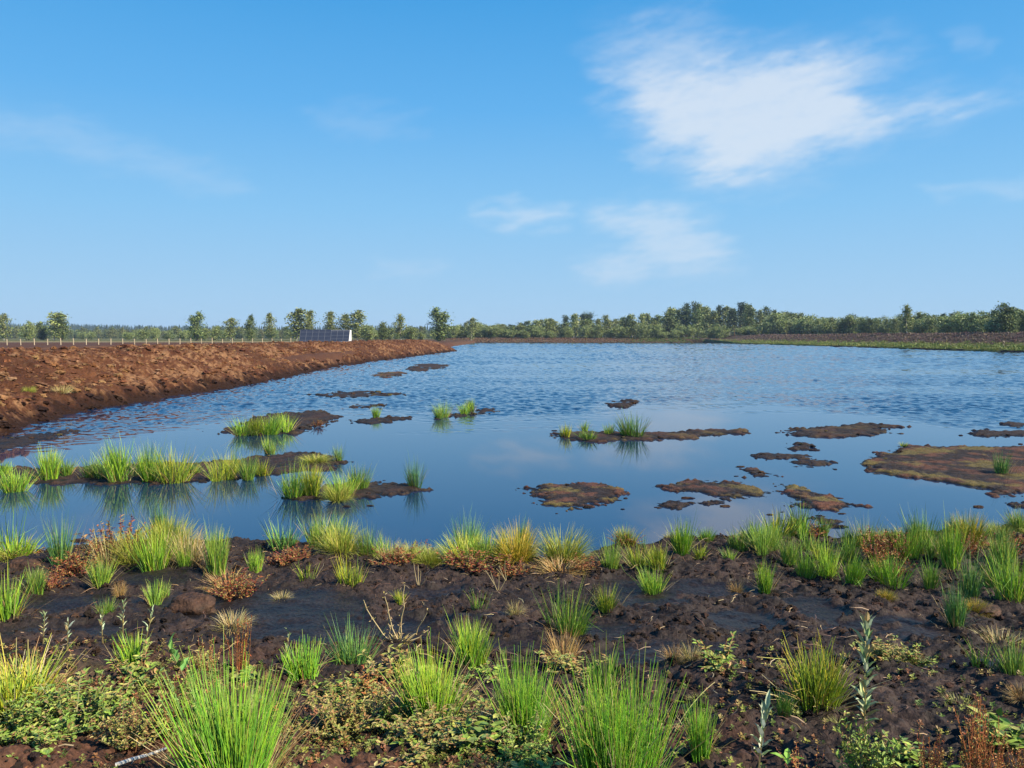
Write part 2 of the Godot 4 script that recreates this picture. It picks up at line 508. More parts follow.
func make_sky() -> Sky:
	var w := 3072; var h := 1536
	var im := Image.create(w, h, false, Image.FORMAT_RGBF)
	for r in h:
		im.fill_rect(Rect2i(0, r, w, 1), sky_color(90.0 - (r + 0.5) * 180.0 / h))
	var wisps := noise(FastNoiseLite.TYPE_SIMPLEX_SMOOTH, 0.11, 5, 5)
	var warp := noise(FastNoiseLite.TYPE_SIMPLEX_SMOOTH, 0.07, 4, 9)
	# outlines in degrees of azimuth and height: [outline, softness inside, softness outside, opacity]
	var clouds := [
		[PackedVector2Array([Vector2(9.24, 17.96), Vector2(13.41, 18.96), Vector2(17.47, 18.38), Vector2(20.05, 18.95), Vector2(24.27, 18.78), Vector2(23.22, 17.27), Vector2(24.61, 15.31), Vector2(26.58, 14.59), Vector2(31.41, 14.58), Vector2(28.04, 13.81), Vector2(24.55, 13.11), Vector2(21.49, 11.87), Vector2(18.79, 11.55), Vector2(16.29, 10.23), Vector2(14.58, 10.58), Vector2(12.82, 12.42), Vector2(9.99, 13.88), Vector2(8.97, 16.23)]), 2.2, 0.8, 0.62],
		[PackedVector2Array([Vector2(6.81, 18.57), Vector2(9.20, 20.95), Vector2(13.39, 20.07), Vector2(18.10, 19.34), Vector2(24.98, 19.03), Vector2(26.50, 17.43), Vector2(25.08, 15.55), Vector2(31.82, 14.80), Vector2(28.61, 13.50), Vector2(24.56, 12.73), Vector2(20.23, 10.99), Vector2(16.63, 9.81), Vector2(12.84, 11.07), Vector2(9.29, 13.24), Vector2(7.26, 15.97)]), 3.2, 1.8, 0.36],
		[PackedVector2Array([Vector2(6.45, 8.83), Vector2(10.04, 9.45), Vector2(13.58, 7.95), Vector2(15.55, 5.31), Vector2(9.37, 4.86), Vector2(5.74, 4.76), Vector2(9.36, 6.29)]), 1.8, 1.8, 0.46],
		[PackedVector2Array([Vector2(-2.50, 8.95), Vector2(0.59, 9.52), Vector2(4.40, 8.93), Vector2(0.59, 8.25)]), 0.8, 1.0, 0.42],
		[PackedVector2Array([Vector2(7.22, 20.43), Vector2(13.37, 21.27), Vector2(14.78, 18.73), Vector2(9.24, 17.19)]), 2.0, 3.0, 0.2],
		[PackedVector2Array([Vector2(8.22, 12.74), Vector2(10.71, 12.92), Vector2(10.86, 12.10), Vector2(8.58, 12.18)]), 0.6, 0.6, 0.2],
		[PackedVector2Array([Vector2(28.17, 9.41), Vector2(32.00, 9.54), Vector2(35.06, 9.10), Vector2(32.03, 8.82)]), 0.5, 0.8, 0.2],
		[PackedVector2Array([Vector2(-37.00, 13.25), Vector2(-33.12, 13.25), Vector2(-29.96, 13.10), Vector2(-24.83, 11.90), Vector2(-19.53, 10.44), Vector2(-25.44, 11.15), Vector2(-31.06, 12.37), Vector2(-37.07, 11.55)]), 0.9, 1.5, 0.15],
		[PackedVector2Array([Vector2(-14.43, 15.23), Vector2(-10.96, 15.69), Vector2(-7.05, 15.19), Vector2(-9.56, 14.57)]), 0.9, 1.4, 0.11],
		[PackedVector2Array([Vector2(-10.37, 5.28), Vector2(-5.30, 5.49), Vector2(-5.30, 4.91), Vector2(-9.66, 4.72)]), 0.7, 0.9, 0.12],
		[PackedVector2Array([Vector2(29.02, 18.18), Vector2(31.18, 18.03), Vector2(30.94, 17.52), Vector2(29.32, 17.57)]), 0.7, 0.9, 0.14]]
	# the same kind of thin cloud elsewhere in the sky
	for k in 9:
		var shift := Vector2(85.0 + 24.0 * k, [9.0, 20.0, 3.0, 14.0, 26.0][k % 5])
		var moved := PackedVector2Array()
		for p in clouds[[0, 2, 7, 3, 4][k % 5]][0]: moved.append(Vector2(p.x * (1.3 if k % 2 else -1.1), p.y) + shift)
		clouds.append([moved, 2.5, 1.4, 0.4])
	var white := Color(0.76, 0.82, 0.89)
	for c in clouds:
		var box := Rect2(c[0][0], Vector2.ZERO)
		for p in c[0]: box = box.expand(p)
		box = box.grow(3.5)
		for r in range(maxi(0, int((90.0 - box.end.y) * h / 180.0)), mini(h / 2 - 1, int((90.0 - box.position.y) * h / 180.0))):
			for q in range(int(box.position.x * w / 360.0), int(box.end.x * w / 360.0)):
				var p := Vector2((q + 0.5) * 360.0 / w, 90.0 - (r + 0.5) * 180.0 / h)
				var s := Vector2(p.x + 0.3 * p.y, p.y * 3.4 - 0.5 * p.x)
				var bent := p + Vector2(warp.get_noise_2d(s.x * 2.4, s.y * 2.4) * 1.7, warp.get_noise_2d(s.x * 2.4 + 300.0, s.y * 2.4) * 0.9)
				var d := inside(c[0], bent)
				var a := smoothstep(-c[2], c[1], d)
				if a <= 0.0: continue
				var thin := wisps.get_noise_2d(s.x * 1.7, s.y * 2.4) * 0.6 + wisps.get_noise_2d(s.x * 6.0 + 90.0, s.y * 11.0) * 0.4
				a = clampf(a * (1.0 + thin * 1.7 * (1.2 - a)), 0, 1) * c[3]
				var col := im.get_pixel(posmod(q, w), r)
				im.set_pixel(posmod(q, w), r, col.lerp(white, a))
	var m := PanoramaSkyMaterial.new()
	m.panorama = ImageTexture.create_from_image(im)
	var s := Sky.new()
	s.sky_material = m
	return s


# ---------------------------------------------------------------- scene
func _ready() -> void:
	var cam := Camera3D.new()
	cam.name = "camera"
	cam.position = Vector3(0, 2.3, 0)
	cam.rotation = Vector3(-atan(47.0 / 770.0), 0, 0)
	cam.fov = rad_to_deg(2.0 * atan(384.0 / 770.0))
	cam.near = 0.1
	cam.far = 6000.0
	add_child(cam)
	var env := Environment.new()
	env.background_mode = Environment.BG_SKY
	env.sky = make_sky()
	env.tonemap_mode = Environment.TONE_MAPPER_LINEAR
	env.tonemap_exposure = 1.7
	env.background_energy_multiplier = 0.61
	env.fog_enabled = true
	env.fog_density = 0.00018
	env.fog_light_color = Color(0.75, 0.85, 1.0)
	env.sdfgi_enabled = true
	env.ssao_enabled = true
	env.ssil_enabled = true
	var around := WorldEnvironment.new()
	around.name = "daylight"
	around.environment = env
	add_child(around)
	var sun := DirectionalLight3D.new()
	sun.name = "sun"
	sun.light_energy = 1.6
	sun.light_color = Color(1.0, 0.95, 0.86)
	sun.light_angular_distance = 0.53
	sun.shadow_enabled = true
	add_child(sun)
	sun.look_at_from_position(Vector3(0.74, 0.68, 0.36), Vector3.ZERO)

	fine = noise(FastNoiseLite.TYPE_SIMPLEX_SMOOTH, 6.0, 3, 11)
	mid = noise(FastNoiseLite.TYPE_SIMPLEX_SMOOTH, 1.4, 3, 12)
	broad = noise(FastNoiseLite.TYPE_SIMPLEX_SMOOTH, 0.35, 3, 13)
	cell = noise(FastNoiseLite.TYPE_CELLULAR, 5.5, 1, 14)
	cell.cellular_return_type = FastNoiseLite.RETURN_DISTANCE
	shape["grain"] = grain(0.03, 0.45, 21)
	shape["relief"] = relief(0.03, 6.0, 22)
	make_materials()
	make_water()
	make_land()
	make_bank()
	make_bund()
	make_islands()
	make_trees()
	make_fence_and_pump()
	make_clumps()
	make_foreground()
	make_litter()


func make_materials() -> void:
	mat.soil = earth(0.95, 0.3, 2.0, 1.0)
	mat.mud = earth(0.75, 0.4, 0.5, 1.6)
	mat.wet_mud = earth(0.45, 0.33, 0.6, 1.1)
	mat.peat = earth(0.95, 0.25, 1.3, 1.3)
	mat.blade = tinted(0.5, 0.4)
	mat.blade.backlight = Color(0.5, 0.5, 0.3)
	for t in [["yellowish", lin(1.35, 1.02, 0.7)], ["bluish", lin(0.75, 0.92, 1.6)], ["deep", lin(0.72, 0.78, 0.8)], ["bright", lin(1.2, 1.25, 0.8)], ["fresh", lin(0.85, 1.12, 0.7)]]:
		mat[t[0]] = tinted(0.5, 0.4)
		mat[t[0]].albedo_color = Color(minf(t[1].r, 2), t[1].g, t[1].b).linear_to_srgb()
		mat[t[0]].backlight = Color(0.5, 0.5, 0.3)
	mat.leaf = tinted(0.55, 0.35)
	mat.leaf.backlight = Color(0.55, 0.6, 0.28)
	mat.bark = tinted(0.9, 0.2)


func make_water() -> void:
	var sheet := paint(lin(0.005, 0.021, 0.062), 0.025, 0.5)
	var chop := noise(FastNoiseLite.TYPE_SIMPLEX_SMOOTH, 1.0, 2, 40)
	var xs := steps(-16.0, 24.0, 0.13)
	for k in 175: xs.append(24.0 + (k + 1) * (0.2 + 0.0011 * k))
	var zs := growing(6.6, 301.0, 0.0048)
	var hs := PackedFloat32Array(); var kinds := PackedByteArray()
	# the line beyond which the breeze reaches the water
	var line := [Vector2(-12.34, -13.23), Vector2(-9.56, -16.17), Vector2(-8.08, -19.83), Vector2(-5.31, -22.36), Vector2(-1.02, -18.57), Vector2(1.19, -18.97), Vector2(4.15, -24.90), Vector2(8.70, -24.90), Vector2(10.77, -21.28), Vector2(11.68, -17.46), Vector2(16.81, -16.32)]
	var reach := PackedFloat32Array()
	for x in xs: reach.append(along(line, x))
	for z in zs:
		# ripples near by, longer waves far out on the open water
		var weights := [smoothstep(34.0, 18.0, -z), smoothstep(14.0, 26.0, -z) * smoothstep(80.0, 45.0, -z), smoothstep(40.0, 80.0, -z) * smoothstep(190.0, 110.0, -z), smoothstep(100.0, 180.0, -z)]
		var lengths := [0.4, 0.62, 1.35, 3.2]
		for i in xs.size():
			var x := xs[i]
			if z > reach[i] + 6.0:
				hs.append(0.0); kinds.append(0)
				continue
			var d := (reach[i] - z) / (2.0 - 0.22 * z) + 0.5 * broad.get_noise_2d(x * 0.5, z * 1.6) + 0.25 * mid.get_noise_2d(x * 0.5, z)
			var a := smoothstep(-0.2, 0.8, d)
			var h := 0.0
			if a > 0.0:
				a *= 1.0 - 0.5 * smoothstep(0.0, 0.5, broad.get_noise_2d(x * 0.1 + 40.0, z * 0.25))
				for q in 4:
					if weights[q] > 0.0: h += weights[q] * 0.088 * lengths[q] * chop.get_noise_2d(x / lengths[q] * 1.25 + 50.0 * q, z / lengths[q])
			hs.append(h * a); kinds.append(0)
	var o := single("lagoon_water", field(xs, zs, hs, PackedColorArray(), kinds, [sheet]), Vector3.ZERO)
	tag(o, "blue lagoon, calm close by and rippled beyond", "water", "", "structure")


func make_land() -> void:
	var xs := PackedFloat32Array()
	for x in [-5000, -3500, -2500, -1900, -1500, -1200, -1000, -800, -650, -520, -420, -340, -280, -230, -190, -160, -135, -115, -98, -84, -72, -62, -54]: xs.append(x)
	xs.append_array(steps(-48, -16, 2.0)); xs.append_array(steps(-15, -13, 0.5))
	xs.append_array(steps(-8, 70, 6.0)); xs.append_array(steps(73.8, 98, 0.6)); xs.append_array(steps(102, 190, 4.0))
	for x in [210, 240, 280, 330, 400, 500, 650, 800, 1000, 1300, 1700, 2200, 3000, 5000]: xs.append(x)
	var zs := growing(330.0, 5000.0, 0.06)
	zs.append_array(steps(-326, -299, 1.0)); zs.append_array(steps(-296, -14, 1.2)); zs.append_array(steps(-12, 40, 4.0))
	var hs := PackedFloat32Array(); var cs := PackedColorArray(); var kinds := PackedByteArray()
	for z in zs:
		for x in xs:
			var h := land(x, z)
			var n := broad.get_noise_2d(x * 0.25, z * 0.1)
			var m := mid.get_noise_2d(x * 0.4, z * 0.2)
			var c := lin(0.13, 0.16, 0.04).lerp(lin(0.22, 0.2, 0.07), clampf(0.5 + n + m, 0, 1))          # rough pasture
			if x < -12.0 and z > -185.0 + 12.0 * n: c = lin(0.13, 0.055, 0.03).lerp(lin(0.19, 0.085, 0.045), clampf(0.5 + m, 0, 1))   # bare peat field
			elif x < -12.0 and x > -55.0 and z > -320.0: c = lin(0.17, 0.09, 0.05)
			elif x < -12.0 and z > -225.0: c = lin(0.36, 0.29, 0.13)                                         # strip of dry grass
			if x > 70.0 and x < 112.0 and z > -420.0:
				c = lin(0.2, 0.26, 0.04).lerp(lin(0.3, 0.29, 0.07), clampf(0.5 + m * 1.2, 0, 1))
				if h > 1.3 + 0.5 * m: c = lin(0.16, 0.095, 0.07).lerp(lin(0.09, 0.07, 0.035), clampf(0.5 + m * 1.5, 0, 1))   # heather
				if h < 0.3: c = lin(0.025, 0.017, 0.012)
			elif x > -30.0 and z < -299.0 and z > -360.0:
				c = lin(0.2, 0.1, 0.06).lerp(lin(0.15, 0.11, 0.05), clampf(0.5 + m, 0, 1))                   # brown heath
				if h < 0.35: c = lin(0.03, 0.018, 0.012)
			hs.append(h); cs.append(c); kinds.append(0)
	tag(single("ground", field(xs, zs, hs, cs, kinds, [mat.soil]), Vector3.ZERO), "", "", "", "structure")
	# heather and grass that cover the far banks
	rng.seed = 71
	var tuft := tussock(26, 0.09, [lin(0.8, 0.8, 0.8), lin(1, 1, 1), lin(0.6, 0.6, 0.6)], 72)
	var places := []; var tints := []
	for k in 9000:
		var x := 75.6 + pow(rng.randf(), 1.1) * 22.0
		var z := -lerpf(60.0, 300.0, pow(rng.randf(), 1.4))
		var h := land(x, z)
		var s := rng.randf_range(0.25, 0.6)
		places.append(Transform3D(Basis(Vector3.UP, rng.randf() * TAU).scaled(Vector3(s * 1.6, s, s * 1.6)), Vector3(x, h - 0.04, z)))
		var brown := h > 1.1 + rng.randf_range(-0.5, 0.5)
		tints.append(greens([lin(0.24, 0.14, 0.12), lin(0.18, 0.11, 0.08), lin(0.26, 0.19, 0.11)] if brown else [lin(0.24, 0.31, 0.05), lin(0.32, 0.34, 0.07), lin(0.18, 0.24, 0.045)]))
	many("heather", tuft, places, tints, "brown heather and mossy grass covering the long low bank")
	places = []; tints = []
	for k in 4500:
		var x := rng.randf_range(-25.0, 120.0)
		var z := rng.randf_range(-330.0, -301.0)
		if x > 74.0: continue
		var s := rng.randf_range(0.3, 0.7)
		places.append(Transform3D(Basis(Vector3.UP, rng.randf() * TAU).scaled(Vector3(s * 1.8, s, s * 1.8)), Vector3(x, land(x, z) - 0.05, z)))
		var green := x > 48.0 + rng.randf_range(-8, 8)
		tints.append(greens([lin(0.16, 0.21, 0.04), lin(0.12, 0.16, 0.03)] if green else [lin(0.24, 0.12, 0.07), lin(0.2, 0.14, 0.07), lin(0.28, 0.17, 0.09)]))
	many("moor_grass", tuft, places, tints, "reddish brown moor grass along the far shore")


func make_bank() -> void:
	for p in [
		[-2.12, -6.10, 1.1, 0.5, 0.0, 1.0], [-1.32, -5.47, 1.0, 0.34, 0.06, 1.0], [-3.35, -6.83, 0.6, 0.36, 0.0, 0.9], [-3.02, -5.39, 0.5, 0.2, 0.0, 0.8],
		[1.08, -6.39, 0.34, 0.6, 0.2, 1.0], [0.56, -5.46, 0.35, 0.3, 0.0, 0.9], [1.67, -5.64, 0.35, 0.4, 0.0, 1.0], [2.34, -5.90, 0.22, 0.55, -0.1, 1.0], [2.78, -5.20, 0.45, 0.18, 0.0, 0.85],
		[1.62, -6.51, 0.7, 0.26, 0.0, 0.8], [0.97, -4.93, 0.5, 0.25, 0.0, 0.7], [2.66, -4.46, 0.35, 0.16, 0.0, 0.7], [-3.65, -6.09, 0.5, 0.3, 0.0, 0.8], [-0.70, -6.44, 0.5, 0.16, 0.0, 0.6], [2.59, -5.46, 0.5, 0.16, 0.1, 0.7], [-0.08, -5.25, 0.4, 0.14, 0.0, 0.8], [-0.25, -5.79, 0.3, 0.12, 0.0, 0.6], [2.18, -4.57, 0.3, 0.12, 0.0, 0.7]]:
		pools.append(p)
	var xs := PackedFloat32Array()
	xs.append_array(steps(-12.0, -7.2, 0.2)); xs.append_array(steps(-7.15, 7.15, 0.021)); xs.append_array(steps(7.2, 14.0, 0.2))
	var zs := steps(-10.2, -9.3, 0.1); zs.append_array(steps(-9.25, -2.7, 0.021)); zs.append_array(steps(-2.6, 6.0, 0.3))
	var hs := PackedFloat32Array(); var cs := PackedColorArray(); var kinds := PackedByteArray()
	for z in zs:
		for x in xs:
			var h := bank(x, z)
			var w := wet(x, z)
			var n := mid.get_noise_2d(x * 0.9 + 20.0, z * 0.9)
			var b := broad.get_noise_2d(x * 1.4, z * 1.4 + 9.0)
			var f := fine.get_noise_2d(x * 1.7, z * 1.7)
			var c := lin(0.036, 0.025, 0.021).lerp(lin(0.088, 0.054, 0.041), clampf(0.4 + n + f * 0.5, 0, 1))
			var d := z - along(SHORE, x)
			c = c.lerp(lin(0.21, 0.09, 0.045), smoothstep(3.4, 4.6, d + b * 1.2) * 0.8 * smoothstep(1.2, -0.2, x + n))              # drier red-brown peat
			c = c.lerp(lin(0.10, 0.085, 0.022), smoothstep(0.15, 0.5, n + b * 0.6) * smoothstep(3.2, 4.4, d) * 0.7 * smoothstep(1.4, 0.0, x))   # moss
			c = c.lerp(lin(0.026, 0.021, 0.02).lerp(lin(0.06, 0.044, 0.036), clampf(0.35 + 0.9 * mid.get_noise_2d(x * 0.8, z * 2.2) + 0.6 * f, 0, 1)), w)
			hs.append(h); cs.append(c); kinds.append(1 if w > 0.5 else 0)
	tag(single("mud_bank", field(xs, zs, hs, cs, kinds, [mat.mud, mat.wet_mud], -0.5), Vector3.ZERO), "", "", "", "structure")


func make_bund() -> void:
	var xs := PackedFloat32Array()
	xs.append_array(steps(-60, -26, 1.0)); xs.append_array(steps(-25.5, -19.5, 0.2)); xs.append_array(steps(-19.4, -6.5, 0.062))
	var zs := growing(9.5, 140.0, 0.0046)
	var hs := PackedFloat32Array(); var cs := PackedColorArray(); var kinds := PackedByteArray()
	for z in zs:
		for x in xs:
			var h := bund(x, z)
			var n := mid.get_noise_2d(x * 0.7, z * 0.7)
			var f := fine.get_noise_2d(x * 0.6, z * 0.6)
			var b := broad.get_noise_2d(x * 0.8, z * 0.8)
			var c := lin(0.14, 0.054, 0.028).lerp(lin(0.24, 0.1, 0.046), clampf(0.5 + n * 0.8 + f * 0.5, 0, 1))
			c = c.lerp(lin(0.43, 0.225, 0.11), smoothstep(-0.02, 0.42, b * 0.7 + f * 0.8 + n * 0.4))
			c = c.lerp(lin(0.10, 0.042, 0.024), 0.75 * smoothstep(0.05, 0.45, broad.get_noise_2d(x * 0.35 + 60.0, z * 0.3) + 0.35 * n))   # damper, redder bands
			c = c.lerp(lin(0.045, 0.021, 0.014), smoothstep(0.62, 0.12, h + n * 0.3 + f * 0.12))      # soaked peat at the water
			hs.append(h); cs.append(c); kinds.append(0)
	tag(single("peat_embankment", field(xs, zs, hs, cs, kinds, [mat.peat], -0.45), Vector3.ZERO), "long embankment of reddish brown dug peat beside the water", "embankment", "", "structure")
	var lump := clod(60, 0.8)
	rng.seed = 61
	var places := []; var tints := []
	for k in 9000:
		var z := -10.0 * pow(12.0, pow(rng.randf(), 1.15))
		var x := along(BUND_SHORE, z) - pow(rng.randf(), 0.8) * 6.5
		var s := pow(rng.randf(), 3.5) * 0.1 + 0.022
		places.append(Transform3D(Basis.from_euler(Vector3(rng.randf() * 6, rng.randf() * 6, rng.randf() * 6)).scaled(Vector3(s * rng.randf_range(1.0, 1.8), s * rng.randf_range(0.4, 0.9), s)), Vector3(x, bund(x, z) + s * 0.1, z)))
		tints.append(greens([lin(0.2, 0.08, 0.04), lin(0.28, 0.115, 0.052), lin(0.46, 0.25, 0.12), lin(0.34, 0.16, 0.075)]) if bund(x, z) > 0.5 else greens([lin(0.05, 0.024, 0.016)]))
	many("peat_clods", lump, places, tints, "loose clods of red peat scattered over the embankment")


func clod(number: int, roughness: float) -> ArrayMesh:
	var s := SphereMesh.new()
	s.radius = 1.0; s.height = 2.0; s.radial_segments = 10; s.rings = 6
	var a := s.get_mesh_arrays()
	var v: PackedVector3Array = a[Mesh.ARRAY_VERTEX]
	var n := noise(FastNoiseLite.TYPE_SIMPLEX_SMOOTH, 1.3, 3, number)
	for k in v.size(): v[k] *= 1.0 + roughness * n.get_noise_3dv(v[k])
	var st := SurfaceTool.new()
	st.begin(Mesh.PRIMITIVE_TRIANGLES)
	var idx: PackedInt32Array = a[Mesh.ARRAY_INDEX]
	for k in idx:
		st.set_color(Color.WHITE)
		st.set_smooth_group(-1)
		st.add_vertex(v[k])
	st.generate_normals()
	var m := st.commit()
	m.surface_set_material(0, mat.soil)
	return m


func island(label: String, group: String, poly: PackedVector2Array, tall: float, moss: float, number: int) -> void:
	var box := Rect2(poly[0], Vector2.ZERO)
	for p in poly: box = box.expand(p)
	box = box.grow(0.3)
	var step := clampf(-box.get_center().y * 0.0032, 0.03, 0.4)
	var xs := steps(box.position.x, box.end.x, step)
	var zs := steps(box.position.y, box.end.y, step)
	var hs := PackedFloat32Array(); var cs := PackedColorArray(); var kinds := PackedByteArray()
	var mid_z := box.get_center().y
	var k := clampf(-mid_z / 14.0, 0.6, 5.0)
	for z in zs:
		for x in xs:
			var f := fine.get_noise_2d(x / k + number, z / k)
			var n := mid.get_noise_2d(x / k + number * 3, z / k)
			var d := inside(poly, Vector2(x, z)) + (0.24 * n + 0.17 * f + 0.08 * fine.get_noise_2d(x * 2.0 / k, z * 2.0 / k + 70.0)) * k
			var g := fine.get_noise_2d(x * 2.3 / k, z * 2.3 / k + number)
			var h := clampf(d * 0.22, -0.2, tall * 0.32) + (0.016 * n + 0.018 * f + 0.018 * g) * minf(k, 1.6) * smoothstep(-0.15, 0.1, d)
			if d < -0.25 * k: h = -0.2
			var c := lin(0.036, 0.025, 0.021).lerp(lin(0.07, 0.042, 0.03), clampf(0.5 + f + n * 0.5, 0, 1))
			c = c.lerp(lin(0.21, 0.085, 0.045), moss * smoothstep(0.0, 0.4, n + 0.3 * f))
			c = c.lerp(lin(0.25, 0.19, 0.05), moss * smoothstep(0.1, 0.45, broad.get_noise_2d(x * 2.5 + number, z * 2.5) + 0.4 * f))
			c = c.lerp(lin(0.016, 0.012, 0.011), smoothstep(0.026, 0.004, h + 0.008 * f))      # soaked margin
			hs.append(h); cs.append(c); kinds.append(1 if h < 0.012 else 0)
	var o := single("peat_island", field(xs, zs, hs, cs, kinds, [mat.mud, mat.wet_mud], -0.06), Vector3.ZERO)
	tag(o, label, "peat island", group)


